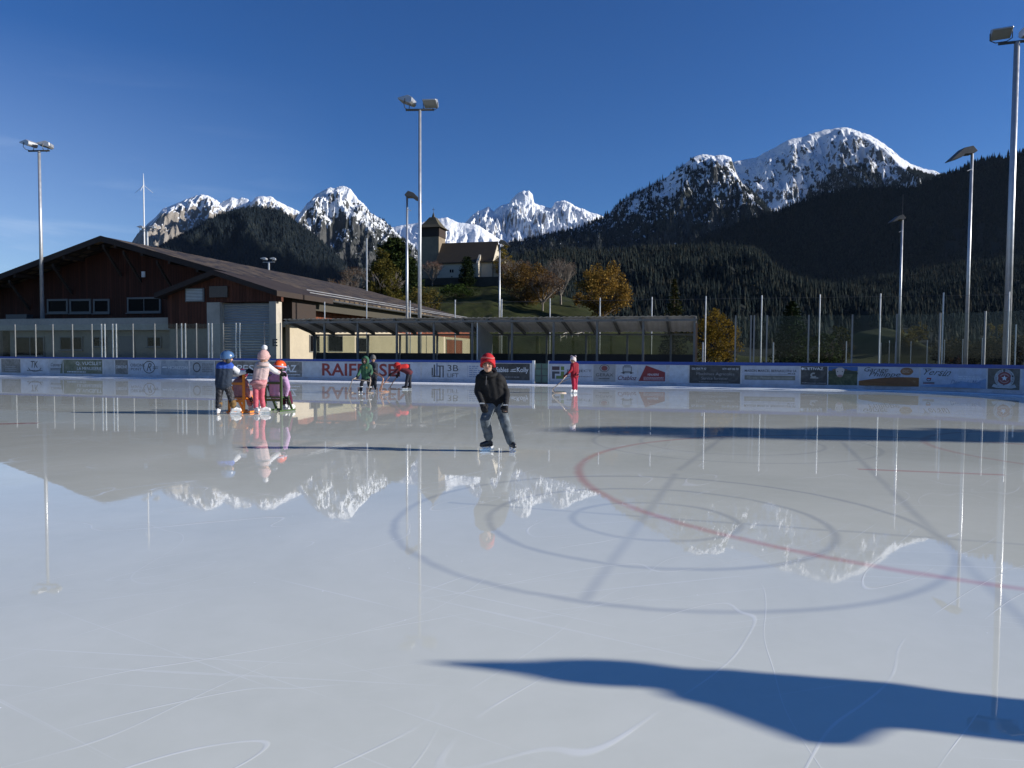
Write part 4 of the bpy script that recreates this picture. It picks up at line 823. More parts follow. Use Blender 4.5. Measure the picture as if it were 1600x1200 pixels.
wing_lamp(781, 379, 78, 'single winged lamp on a slim pole in front of the church nave', 1, 1.15, .42, .09)
wing_lamp(1410, 342, 56, 'single lamp on a pole with thin antenna tip, in front of the black hillside', -1, 1.0, .32, .085, 1.9)
wing_lamp(1519, 238, 40, 'large single winged lamp on a tall pole left of the rightmost mast', -1, 1.35, .55, .085)
m = MB(); p = at(573, 372, 95); m.tube([(p.x, 95, 0), (p.x, 95, p.z)], .10, 8); tag(m.build('flag_pole', M_galv), 'bare slim pole behind the far end of the hall roof', 'pole')
an = thing('antenna_mast', 'thin white antenna mast with three spread arms above the hall roof', 'antenna'); p = at(224, 271, 100)
m = MB(); m.tube([(p.x, 100, 0), (p.x, 100, p.z - 1.5), (p.x, 100, p.z)], [.14, .08, .02], 8); m.build('pole', M_white, an)
for dx, dy in ((-1.25, .2), (1.25, .1), (.2, -1.2)): m = MB(); m.tube([(p.x, 100, p.z - 1.6), (p.x + dx, 100 + dy, p.z - 2.65)], .025, 6); m.build('arm', M_white, an)
for px, py, Y, hx, lb in ((230, 361, 92, 1.0, 'pair of dark lamp heads on a ladder pole above the hall ridge'), (420, 410, 96, .8, 'small double lamp peeping over the middle of the hall roof')):
    t = thing('street_lamp', lb, 'lamp'); p = at(px, py, Y); m = MB(); m.tube([(p.x, Y, 0), (p.x, Y, p.z)], .12, 8); m.build('pole', M_galv, t)
    m = MB(); m.tube([(p.x - hx, Y, p.z), (p.x + hx, Y, p.z + .05)], .06, 6); m.build('crossbar', M_galv, t)
    for q in (-.8, .7): flood_head(t, Vector((p.x + q * hx, Y, p.z + .4)), R(90 if q < 0 else 100), 10, .95)

# ------------------------------------------------------------------ church
ch = thing('church', 'stone village church with square tower and steep tiled roof on the mound', 'church')
CY = 196.0; tc_ = at(677, 437, CY); base = tc_.z - 2.0
cs_, ct_ = s_of(tc_), t_of(tc_); m1_ = CY / F
M_stone = simple('tower_stone', (0.24, 0.19, 0.13), .9, 0, .25, .6, .5); M_shingle = simple('church_shingles', (0.052, .038, .022), .8, 0, .35, 1.2, .6)
M_cwall = simple('church_render', (0.55, .49, .38), .9, 0, .12, .5, .2)
zt = at(677, 372, CY).z; ze = at(677, 357, CY).z; ztip = at(677, 336, CY).z; hw = 2.55
m = MB(); m.bst(cs_ - hw, cs_ + hw, ct_ - hw, ct_ + hw, base, zt); m.build('tower', M_stone, ch)
m = MB(); m.bst(cs_ - hw - .12, cs_ + hw + .12, ct_ - hw - .12, ct_ + hw + .12, zt + .003, ze - .1); bf = m.build('belfry', M_darkwood, ch)
m = MB(); rings = [(hw + .8, ze - .2), (hw - .15, ze + .65), (1.5, ze + 1.9), (.85, ze + 2.9), (.35, ztip - .6), (.05, ztip + .7)]; vs = []; fs = []
for r_, z_ in rings: vs += [ST(cs_ + a * r_, ct_ + b * r_, z_) for a, b in ((-1, -1), (1, -1), (1, 1), (-1, 1))]
for k in range(len(rings) - 1): fs += [(k*4+i, k*4+(i+1)%4, k*4+4+(i+1)%4, k*4+4+i) for i in range(4)]
fs.append((3, 2, 1, 0)); m.add(vs, fs); m.build('spire', simple('spire_shingles', (0.085, .072, .04), .7, 0, .3, 1.2, .5), ch)
m = MB(); q = ST(cs_, ct_, 0); m.tube([(q.x, q.y, ztip), (q.x, q.y, ztip + 2.0)], .05, 6); m.tube([(q.x - .35, q.y, ztip + 1.5), (q.x + .35, q.y, ztip + 1.5)], .05, 6); m.build('cross', M_darksteel, ch)
n0, n1 = s_of(at_t(690, 420, ct_)), s_of(at_t(778, 420, ct_)); zr, zv = at(740, 381, CY).z, at(740, 413, CY).z; nw = 4.2
zw = at(740, 438, CY).z - 2.0
m = MB(); m.prism([ST(n0 + .3, ct_ - nw, zw), ST(n0 + .3, ct_ - nw, zv - .05), ST(n0 + .3, ct_, zr - .35), ST(n0 + .3, ct_ + nw, zv - .05), ST(n0 + .3, ct_ + nw, zw)], ST(1, 0, 0) * (n1 - n0 - .6)); m.build('nave', M_cwall, ch)
for sg in (-1, 1):
    m = MB(); m.prism([ST(n0, ct_, zr), ST(n0, ct_ + sg * (nw + .7), zv - .35), ST(n0, ct_ + sg * (nw + .7), zv - .60), ST(n0, ct_, zr - .25)], ST(1, 0, 0) * (n1 - n0)); m.build('nave_roof', M_shingle, ch)
b0, b1 = s_of(at_t(748, 420, ct_ - nw)), s_of(at_t(770, 420, ct_ - nw))
m = MB(); m.prism([ST(b0, ct_ - nw - 2.4, zw), ST(b0, ct_ - nw - 2.4, zv - .9), ST(b0, ct_ - nw + .1, zv + 1.6), ST(b0, ct_ - nw + .1, zw)], ST(1, 0, 0) * .55); m.build('buttress', M_cwall, ch)
m = MB(); m.bst(b1, n1 + 2.8, ct_ - nw + .4, ct_ + 2.0, zw, zv - .3); m.build('choir', M_cwall, ch)
m = MB(); m.prism([ST(b1 - .3, ct_ - nw, zv - .35), ST(b1 - .3, ct_ + 2.3, zv + 1.8), ST(b1 - .3, ct_ + 2.3, zv + 1.5), ST(b1 - .3, ct_ - nw, zv - .65)], ST(1, 0, 0) * (n1 + 3.1 - b1)); m.build('choir_roof', M_shingle, ch)
for px, y0, y1, w_ in ((704, 426, 421, .3), (707.5, 426, 421, .3), (706, 433, 432, .25)):
    p = at_t(px, (y0 + y1) / 2, ct_ - nw); hgt = max(.25, (y0 - y1) * m1_ * .9); m = MB(); s = s_of(p); m.bst(s - w_ * .7, s + w_ * .7, ct_ - nw - .06, ct_ - nw + .05, p.z - hgt / 2, p.z + hgt / 2); m.build('window', M_pane, ch)
m = MB(); wl0, wl1 = at_t(640, 440, ct_ - 7), at_t(800, 440, ct_ - 7); m.bst(s_of(wl0), s_of(wl1), ct_ - 7.3, ct_ - 6.9, wl0.z - 2.5, wl0.z + .75); tag(m.build('churchyard_wall', simple('dark_wall', (.06, .055, .045), .9, 0, .4, .8, .4)), 'low dark churchyard wall below the church', 'wall')

# ------------------------------------------------------------------ trees
def leaf_mesh(C, size, r, flat_=0.5):
    """C (n,3) leaf centres -> small randomly turned quads, a little ragged"""
    n = len(C); a = r.normal(size=(n, 3)); a[:, 2] *= flat_; a /= np.linalg.norm(a, axis=1, keepdims=True)
    b = r.normal(size=(n, 3)); b -= a * (a * b).sum(1, keepdims=True); b /= np.linalg.norm(b, axis=1, keepdims=True)
    sz = size * r.uniform(0.6, 1.3, (n, 1)); V = np.stack([C - a * sz, C - b * sz * .55, C + a * sz, C + b * sz * .55], 1)
    return V.reshape(-1, 3), np.arange(n * 4).reshape(n, 4)
def limbs(mb, p, d, L, r, depth, rnd, tips, spread=0.6, up=0.15):
    q = p + d * L * 0.5 + Vector((rnd.uniform(-1, 1), rnd.uniform(-1, 1), 0)) * L * .05; e = p + d * L
    mb.tube([p, q, e], [r, r * .8, r * .6], 5 if depth < 2 else 6, False); tips.append((e, d, depth))
    if depth == 0: return
    for k in range(rnd.choice((3, 3, 4))):
        nd = (d + Vector((rnd.uniform(-1, 1), rnd.uniform(-1, 1), rnd.uniform(-.35, .6))) * spread * 1.25 + Vector((0, 0, up))).normalized()
        limbs(mb, p.lerp(e, rnd.uniform(.55, 1.0)), nd, L * rnd.uniform(.58, .8), r * .55, depth - 1, rnd, tips, spread, up)
M_bark = simple('bark', (0.09, .065, .045), .9, 0, .35, 3, .5); M_bark_grey = simple('pale_bark', (0.20, .17, .14), .9, 0, .3, 3, .5)
def broadleaf(name, label, base, h, w, cols, mat_name, seed, n=4200, leaf=.30, trunk=.25, fill=1.0, shape='round', cat='tree', bark=None, depth=3):
    rnd = random.Random(seed); r = np.random.RandomState(seed); t = thing(name, label, cat, base); mb = MB(); tips = []
    limbs(mb, Vector((0, 0, -1.0)), Vector((rnd.uniform(-.06, .06), 0, 1)).normalized(), h * trunk + 1.0, h * .028, 0, rnd, tips)
    top = tips[-1][0]
    for k in range(6):
        a = k * 1.05 + rnd.uniform(0, .5); limbs(mb, top.lerp(Vector((0, 0, 0)), rnd.uniform(0, .3)), Vector((math.cos(a) * w / h * .9, math.sin(a) * w / h * .9, rnd.uniform(.6, 1.2))).normalized(), h * .26, h * .016, depth, rnd, tips, .62)
    mb.build('trunk', bark or M_bark, t)
    # clump centres inside the crown outline
    ncl = int(46 * fill) + 10; C = []
    while len(C) < ncl:
        p = r.uniform(-1, 1, 3)
        if shape == 'round': ok = (p ** 2).sum() < 1
        elif shape == 'cone': ok = math.hypot(p[0], p[1]) < (1 - (p[2] + 1) / 2) ** .75 * 1.0 + .06
        else: ok = math.hypot(p[0], p[1]) < (1 - abs((p[2] + 1) / 2 - .42) / .62) ** .6
        if ok and (math.hypot(*p) > .45 or r.rand() < .5): C.append(p)
    C = np.array(C); zc = h * (trunk * .75 + (1 - trunk * .75) / 2); half = h * (1 - trunk * .75) / 2
    cen = np.stack([C[:, 0] * w * .46, C[:, 1] * w * .46, zc + C[:, 2] * half * .93], 1); rad = w * r.uniform(.08, .17, ncl)
    k = r.randint(0, ncl, n); off = r.normal(size=(n, 3)); off /= np.linalg.norm(off, axis=1, keepdims=True); off *= (r.rand(n, 1) ** .45)
    P = cen[k] + off * rad[k][:, None] * np.array([1, 1, .8]); V, Fq = leaf_mesh(P, leaf, r)
    link('crown', np_mesh('crown', V, Fq), foliage(mat_name, cols), t); return t
def bare(name, label, base, h, w, cols, mat_name, seed, n=1500, leaf=.16):
    rnd = random.Random(seed); r = np.random.RandomState(seed); t = thing(name, label, 'tree', base); mb = MB(); tips = []
    limbs(mb, Vector((0, 0, -1)), Vector((0, 0, 1)), h * .2 + 1, h * .03, 0, rnd, tips); top = tips[-1][0]
    for k in range(7):
        a = k * .9 + rnd.uniform(0, .4); limbs(mb, top * rnd.uniform(.75, 1), Vector((math.cos(a) * w / h, math.sin(a) * w / h, rnd.uniform(.7, 1.4))).normalized(), h * .30, h * .016, 4, rnd, tips, .5, .22)
    mb.build('trunk', M_bark_grey, t)
    P = np.array([tuple(e + Vector((rnd.uniform(-.5, .5), rnd.uniform(-.5, .5), rnd.uniform(-.5, .5))) * h * .07) for e, d, dp in tips if dp <= 1 for _ in range(2)])
    if len(P) > n: P = P[r.permutation(len(P))[:n]]
    V, Fq = leaf_mesh(P, leaf, r); link('crown', np_mesh('crown', V, Fq), foliage(mat_name, cols), t); return t
def conifer(name, label, base, h, w, cols, mat_name, seed, n=5200, leaf=.34, droop=.35, bottom=.06, pw_=.85):
    r = np.random.RandomState(seed); t = thing(name, label, 'tree', base); mb = MB(); mb.tube([(0, 0, -1), (0, 0, h * .5), (0, 0, h * .97)], [h * .022, h * .013, h * .003], 7); mb.build('trunk', M_bark, t)
    nb = 150; P = []
    for k in range(nb):
        v = bottom + (1 - bottom) * (k / nb) ** 1.05; L = w * .5 * (1 - v) ** pw_ * r.uniform(.68, 1.18) + .12; a = k * 2.4 + r.uniform(-.3, .3); m = max(6, int(n / nb * (L / (w * .5) + .25)))
        u = r.rand(m) ** .7; side = r.normal(0, .13, m) * L; zz = v * h - droop * L * u ** 1.3 + .16 * L * u ** 3 + r.normal(0, .05, m) * L
        P.append(np.stack([math.cos(a) * u * L - math.sin(a) * side * (1.1 - u * .5), math.sin(a) * u * L + math.cos(a) * side * (1.1 - u * .5), zz], 1))
    V, Fq = leaf_mesh(np.concatenate(P), leaf, r, .6); link('crown', np_mesh('crown', V, Fq), foliage(mat_name, cols, trans=.1), t); return t
def on(px, ybase, Y, layer=LH):
    d = ray(px, ybase); x = d[0] / d[1] * Y; return Vector((x, Y, float(layer.z(x, Y))))
def fit(px, ytop, Y, b): return at(px, ytop, Y).z - b.z
GREEN_Y = [(.07, .065, .015), (.10, .085, .02), (.14, .11, .03), (.06, .07, .018)]; DGREEN = [(.018, .03, .010), (.03, .045, .014), (.05, .06, .018)]
GOLD = [(.17, .095, .02), (.25, .15, .035), (.31, .20, .055), (.13, .08, .02)]; RUST = [(.10, .06, .025), (.15, .09, .03), (.22, .13, .035), (.08, .055, .03)]
BROWN = [(.08, .05, .035), (.12, .075, .045), (.15, .085, .04)]; FIR = [(.012, .022, .010), (.022, .034, .014), (.035, .046, .018)]
YW = 196
b = on(598, 470, 150); broadleaf('birch_tree', 'olive-yellow birch, tallest of the trees left of the church tower', b, fit(598, 384, 150, b), 9.5, GREEN_Y, 'olive_leaves', 41, 11000, .24, .06, 2.4, 'cone', bark=M_bark_grey)
b = on(617, 450, 178); conifer('pine_tree', 'broad dark green pine right behind the olive-yellow birch', b, fit(617, 372, 178, b), 14.5, DGREEN, 'pine_needles', 42, 15000, .42, .15, .06, .42)
b = on(676, 440, 184); bare('bare_tree', 'small reddish bare tree right in front of the church tower', b, fit(676, 402, 184, b), 6.5, [(.14, .06, .04), (.18, .08, .05)], 'red_twigs', 43, 1400, .10)
b = on(730, 440, 184); conifer('yew_tree', 'dark column-shaped yew in front of the nave wall', b, fit(730, 402, 184, b), 4.6, FIR, 'yew_needles', 44, 4200, .22, -.5, .02, .42)
b = on(789, 440, 186); broadleaf('birch_tree', 'slender golden-green birch at the right end of the nave', b, fit(789, 381, 186, b), 6.0, [(.17, .13, .03), (.24, .17, .04), (.12, .11, .03)], 'birch_leaves', 45, 2400, .20, .15, 1.0, 'oval', bark=M_bark_grey)
b = on(822, 470, 160); broadleaf('maple_tree', 'rust-brown tree on the slope right of the church', b, fit(822, 411, 160, b) , 12.5, RUST, 'rust_leaves', 46, 6500, .22, .06, 1.6)
b = on(848, 478, 158); bare('bare_tree', 'brown half-bare tree between the rust-brown tree and the grey bare one', b, fit(848, 420, 158, b), 8.5, BROWN, 'brown_twigs', 47, 2600, .17)
b = on(876, 462, 175); bare('bare_tree', 'tall grey bare tree on the crest left of the golden tree', b, fit(874, 397, 175, b), 8.5, [(.16, .12, .09), (.20, .14, .10)], 'grey_twigs', 48, 1600, .12)
b = on(942, 492, 150); broadleaf('maple_tree', 'large round golden maple right of the church mound', b, fit(942, 410, 150, b) , 11.8, GOLD, 'gold_leaves', 49, 9000, .25, .08, 1.5)
b = on(803, 452, 178); bare('bare_tree', 'brown bare tree close behind the golden-green birch at the nave end', b, fit(803, 398, 178, b), 9, BROWN, 'brown_twigs', 92, 2400, .16)
b = on(845, 470, 168); broadleaf('maple_tree', 'dull brown tree between rust-brown tree and grey bare tree, behind both', b, fit(842, 425, 168, b), 11, [(.075, .045, .03), (.11, .065, .035), (.14, .08, .04)], 'dull_brown', 93, 3600, .2, .08, 1.2)
b = on(905, 480, 172); broadleaf('shrub', 'small orange shrub at the foot of the grey bare tree', b, 4.0, 4.5, GOLD, 'gold_leaves', 50, 900, .22, .1, .6, cat='shrub')
b = on(560, 455, 170); bare('bare_tree', 'brown bare tree above the far end of the hall roof', b, fit(556, 410, 170, b), 9, BROWN, 'brown_twigs', 51, 1500, .14)
b = on(535, 470, 165); bare('bare_tree', 'low leafless bush tree beside the slim pole, behind the roof', b, fit(535, 425, 165, b), 7.5, BROWN, 'brown_twigs', 52, 1200, .14)
b = on(662, 478, 135); broadleaf('shrub', 'tall yellowish shrub behind the central floodlight mast', b, fit(662, 446, 135, b), 7.0, [(.11, .09, .025), (.15, .11, .03), (.08, .075, .02)], 'shrub_leaves', 53, 2000, .2, .05, 1.0, cat='shrub')
b = on(690, 492, 122); broadleaf('shrub', 'low brown-yellow shrub at the end of the snow guards', b, 3.6, 6.5, [(.10, .075, .03), (.13, .09, .03)], 'dry_leaves', 54, 1400, .18, .05, 1.0, cat='shrub')
b = on(718, 466, 165); broadleaf('hedge', 'dark green hedge clump on the mound below the churchyard wall', b, 3.0, 9, [(.03, .05, .012), (.05, .075, .02)], 'hedge_leaves', 55, 1800, .2, .05, 1.0, cat='shrub')
b = on(638, 455, 168); conifer('pine_tree', 'smaller dark fir filling the gap below the broad pine', b, 9.0, 9, FIR, 'yew_needles', 56, 3000, .3, .2, .02, .6)
b = on(640, 440, 185); broadleaf('shrub', 'orange-leaved bush peeping out right of the broad pine', b, 4.2, 4.2, GOLD, 'gold_leaves', 57, 700, .2, .1, .8, cat='shrub')
g = lambda px, Y: Vector((ray(px, 560)[0] / ray(px, 560)[1] * Y, Y, -.05))
b = g(1117, 64); broadleaf('ash_tree', 'round golden-brown bush tree between shelter roof and right screen', b, fit(1112, 484, 64, b), 4.9, [(.14, .09, .02), (.20, .13, .025), (.26, .17, .03), (.10, .075, .02)], 'ash_leaves', 58, 6500, .105, .05, 1.5)
b = g(1052, 105); conifer('spruce_tree', 'dark spruce with brownish top behind the right end of the shelter', b, fit(1050, 436, 105, b), 5.6, [(.02, .03, .012), (.04, .045, .018), (.08, .06, .025)], 'spruce_needles', 59, 4200, .20, .3, .1, .8)
b = g(1236, 78); conifer('spruce_tree', 'dark broad spruce behind the left half of the right screen', b, fit(1236, 470, 78, b), 5.2, FIR, 'yew_needles', 60, 5200, .18, .3, .02, .62)
b = g(1287, 84); broadleaf('shrub', 'dark green round shrub right of the broad spruce', b, fit(1287, 520, 84, b), 4.6, DGREEN, 'pine_needles', 61, 1800, .16, .05, 1.0, cat='shrub')
b = g(1312, 120); broadleaf('shrub', 'olive shrub at the left edge of the meadow patch', b, fit(1312, 500, 120, b), 4.5, [(.03, .035, .012), (.06, .055, .02)], 'olive_dark', 62, 1500, .2, .05, 1.0, cat='shrub')
b = on(1416, 530, 280, LM); broadleaf('broadleaf_tree', 'yellowing tree on the right end of the meadow patch', b, 7.5, 8.5, [(.08, .07, .02), (.13, .10, .03)], 'yellowing', 63, 1400, .35, .1, 1.0)
b = on(1436, 530, 285, LM); broadleaf('broadleaf_tree', 'yellow-brown tree just right of the lamp pole with antenna', b, 8.5, 7, [(.09, .07, .02), (.14, .10, .03)], 'yellowing', 64, 1300, .35, .1, 1.0)
for k, (px, y0, lb) in enumerate(((1492, 536, 'dull brown bush row, left clump, behind the dark ball-stop net'), (1530, 540, 'dull brown bush clump left of the rightmost mast, behind the net'), (1575, 528, 'big dull bush at the far right behind the ball-stop net'))):
    b = g(px, 110 - k * 8); broadleaf('shrub', lb, b, fit(px, y0 - 8, b.y, b), 7.5, [(.05, .045, .025), (.075, .06, .03), (.05, .05, .02)], 'dull_leaves', 65 + k, 1900, .24, .04, 1.0, cat='shrub')
fx, fy = at(1565, 485, 150).x, 150
for px, y0, lb in ((1566, 470, 'yellow-leaved birch high on the dark slope near the rightmost mast'), (1547, 478, 'smaller yellow tree left of the high yellow birch')):
    Y = 520; d = ray(px, y0 + 12); x = d[0] / d[1] * Y; b = Vector((x, Y, float(L9.z(x, Y)))); broadleaf('birch_tree', lb, b, 11, 7, [(.16, .12, .03), (.22, .17, .04)], 'slope_birch', 70 + px, 700, .5, .1, .8)
for k, (px, top) in enumerate(((1058, 428), (1143, 420))):
    Y = 560; d = ray(px, top + 16); x = d[0] / d[1] * Y; b = Vector((x, Y, float(L9.z(x, Y)))); broadleaf('birch_tree', ('faded yellow tree in the conifer slope above the shelter end', 'tiny yellow tree among the conifers left of the net post')[k], b, 10, 6, [(.12, .09, .03), (.16, .12, .04)], 'slope_birch2', 80 + k, 600, .45, .1, .8)
# wooden fence climbing to the golden maple
wf = thing('wooden_fence', 'pale wooden rail fence climbing to the golden maple', 'fence')
pts = [on(876 + k * 9, 505, 122 + k * 2.5) for k in range(7)]
for p in pts: m = MB(); m.tube([p - Vector((0, 0, .3)), p + Vector((0, 0, 1.15))], .09, 6); m.build('post', simple('weathered_rail', (.34, .31, .27), .85), wf)
for z in (.55, 1.0): m = MB(); m.tube([p + Vector((0, 0, z)) for p in pts], .06, 6); m.build('rail', simple('weathered_rail', (.34, .31, .27), .85), wf)
# unseen spruce added at right to cast the shade band across the far ice
conifer('spruce_tree', 'unseen spruce added beyond the right end of the rink to cast the far band of shade', (26.5, 11.1, -.05), 9.85, 3.4, FIR, 'yew_needles', 91, 11000, .22, .2, .01, .30)

# ------------------------------------------------------------------ people
M_skin = simple('skin', (0.50, 0.29, 0.20), .55, 0, .08, 8, .03)
M_eye = simple('eye', (0.02, .018, .016), .3); M_lips = simple('lips', (.34, .12, .10), .5)
M_blade = simple('skate_blade', (0.75, .76, .78), .2, .9, .05, 6, .02)
def cloth(name, a, b=None, scale=9.0, rough=.8, thr=None):
    if name in _mc: return _mc[name]
    t = NT(name); c = t.coord('Object'); n = t.noise(c, scale, 5, .6); f = t.noise(c, 160, 2)
    b = b or [x * .75 for x in a]; cc = t.mix(t.mapr(n, *(thr or (.35, .68))), b, a)
    _mc[name] = t.bsdf(cc, rough, 0, t.math('ADD', n, t.math('MULTIPLY', f, .2)), .35, .01, .3); return _mc[name]
def zone_cloth(name, zs, cols, scale=9.0):
    """garment with horizontal colour blocks: zs in metres of the garment's own height"""
    t = NT(name); c = t.coord('Object'); sp = t.n('ShaderNodeSeparateXYZ'); t.l(c, sp.inputs[0]); n = t.noise(c, scale, 5, .6); col = None
    z = t.math('ADD', sp.outputs['Z'], t.math('MULTIPLY', t.math('SUBTRACT', n, .5), .02))
    for k, cl in enumerate(cols): col = cl if k == 0 else t.mix(t.mapr(z, zs[k-1] - .004, zs[k-1] + .004), col, cl)
    col = t.mix(t.mapr(n, .35, .7, .0, .35), col, (.02, .02, .02)); return t.bsdf(col, .8, 0, n, .35, .01, .3)
def organic(name, mb, mat, parent, vox=0.012, smooth=4, wrinkle=0.0, freq=11.0, seed=0.0):
    me = mesh_from_mods(name, mb, [('REMESH', dict(mode='VOXEL', voxel_size=vox)), ('SMOOTH', dict(factor=.5, iterations=smooth))])
    if wrinkle:
        n = len(me.vertices); co = np.empty(n * 3, np.float32); me.vertices.foreach_get('co', co); no = np.empty(n * 3, np.float32); me.vertices.foreach_get('normal', no); co = co.reshape(-1, 3); no = no.reshape(-1, 3)
        wx = perlin(co[:, 0] * 5 + seed, co[:, 2] * 5 + co[:, 1] * 4) * 1.6; d = perlin(co[:, 0] * freq * .5 + co[:, 1] * freq * .4 + seed + wx, co[:, 2] * freq * 1.5 + seed + co[:, 0] * 5 + wx * 2) + .5 * perlin(co[:, 1] * freq - co[:, 0] * freq * .6 + seed, co[:, 2] * freq * 2.4 + co[:, 0] * 8 + wx * 3)
        co += no * (d * wrinkle)[:, None]; me.vertices.foreach_set('co', co.ravel()); me.update()
    o = link(name, me, mat, parent); o.data.shade_smooth(); return o
def V3(*a): return Vector(a if len(a) == 3 else a[0])
def frame(look):
    l = Vector(look).normalized(); r = l.cross(Vector((0, 0, 1))).normalized(); u = r.cross(l).normalized(); return l, r, u
def HM(look):                                          # columns: right, forward, up
    l, r, u = frame(look); return Matrix((r, l, u)).transposed()
def cap_shell(c, rad, M, keep, thick=.012, n=28, m=18):
    """part of an ellipsoid round the head; keep(dir) picks the faces, dir in head axes (right, forward, up)"""
    vs, fs = [], []; c = Vector(c)
    for i in range(m + 1):
        th = math.pi * (i + .01) / (m + .02)
        for k in range(n):
            ph = 2 * math.pi * k / n; vs.append(Vector((math.sin(th) * math.cos(ph), math.sin(th) * math.sin(ph), math.cos(th))))
    for i in range(m):
        for k in range(n):
            q = (i*n+k, (i+1)*n+k, (i+1)*n+(k+1)%n, i*n+(k+1)%n); d = (vs[q[0]] + vs[q[1]] + vs[q[2]] + vs[q[3]]) / 4
            if keep(d.normalized()): fs.append(q)
    mb = MB(); mb.add([c + M @ Vector((v.x * rad[0], v.y * rad[1], v.z * rad[2])) for v in vs], fs); return mb
def shell_obj(name, mb, mat, parent, thick=.012, smooth=2):
    me = mesh_from_mods(name, mb, [('SOLIDIFY', dict(thickness=thick, offset=1.0)), ('SUBSURF', dict(levels=1, render_levels=1))])
    bm = bmesh.new(); bm.from_mesh(me); bmesh.ops.delete(bm, geom=[v for v in bm.verts if not v.link_faces], context='VERTS'); bm.to_mesh(me); bm.free()
    o = link(name, me, mat, parent); o.data.shade_smooth(); return o
def hand_prims(mb, w, d, side, k=1.0, curl=.5, fat=1.0, back=None):
    """palm, four unequal bent fingers and a thumb from wrist w along d; side = direction of the thumb; back = away from the palm"""
    w = Vector(w); d = Vector(d).normalized(); s = Vector(side); s = (s - d * s.dot(d)).normalized(); b = d.cross(s).normalized() if back is None else Vector(back); b = (b - d * b.dot(d)).normalized()
    pl = .075 * k; p1 = w + d * pl
    for q in (-.5, 0, .5): mb.capsule(w + s * q * .035 * k, p1 + s * q * .05 * k, .014 * k * fat, .014 * k * fat)
    for i, (o, L) in enumerate(((.032, .062), (.011, .070), (-.011, .065), (-.032, .052))):
        a = p1 + s * o * k; c1 = a + (d * math.cos(curl * .5) - b * math.sin(curl * .5)) * L * .5 * k; c2 = c1 + (d * math.cos(curl * 1.3) - b * math.sin(curl * 1.3)) * L * .5 * k
        mb.capsule(a, c1, .0098 * k * fat, .009 * k * fat); mb.capsule(c1, c2, .009 * k * fat, .0075 * k * fat)
    t0 = w + d * .022 * k + s * .026 * k; t1 = t0 + (d * .6 + s * .7).normalized() * .034 * k; t2 = t1 + (d * .9 + s * .15 - b * .3).normalized() * .028 * k
    mb.capsule(t0, t1, .0125 * k * fat, .0105 * k * fat); mb.capsule(t1, t2, .0105 * k * fat, .008 * k * fat)
def skate(par, ankle, toe, M_boot, M_hold, k=1.0, sole=.085):
    """boot from ankle to toe direction; the blade's lowest point lies under the boot"""
    a = Vector(ankle); f = Vector(toe).normalized(); up = Vector((0, 0, 1)); up = (up - f * up.dot(f)).normalized(); h = a - f * .04 * k
    ft = a - up * (a.z - sole) if abs(f.z) < .25 else a - up * .07
    m = MB(); m.capsule(a + up * .05 * k, ft + up * .03 * k, .042 * k, .040 * k); m.capsule(ft - f * .035 * k + up * .03 * k, ft + f * .13 * k + up * .022 * k, .037 * k, .031 * k); m.capsule(ft + f * .05 * k + up * .045 * k, ft + f * .12 * k + up * .02 * k, .031 * k, .029 * k); m.capsule(ft - f * .045 * k + up * .0, ft + f * .14 * k + up * .0, .030 * k, .028 * k)
    bt = organic('skate_boot', m, M_boot, par, .010, 2)
    r = f.cross(up); Mx = Matrix((f, r, up)).transposed().to_4x4(); Mx.translation = ft
    m = MB(); m.prism([Mx @ Vector((x * k, -.008, z)) for x, z in ((-.085, -.015), (-.07, -.052), (.0, -.05), (.11, -.052), (.16, -.015), (.10, -.012), (.06, -.034), (.0, -.034), (-.03, -.012))], r * .016); m.build('blade_holder', M_hold, bt)
    m = MB(); m.prism([Mx @ Vector((x * k, -.002, z)) for x, z in ((-.095, -.0522), (-.10, -.066), (-.085, -sole + .002), (.13, -sole + .002), (.165, -.070), (.16, -.0522))], r * .004); m.build('blade', M_blade, bt)
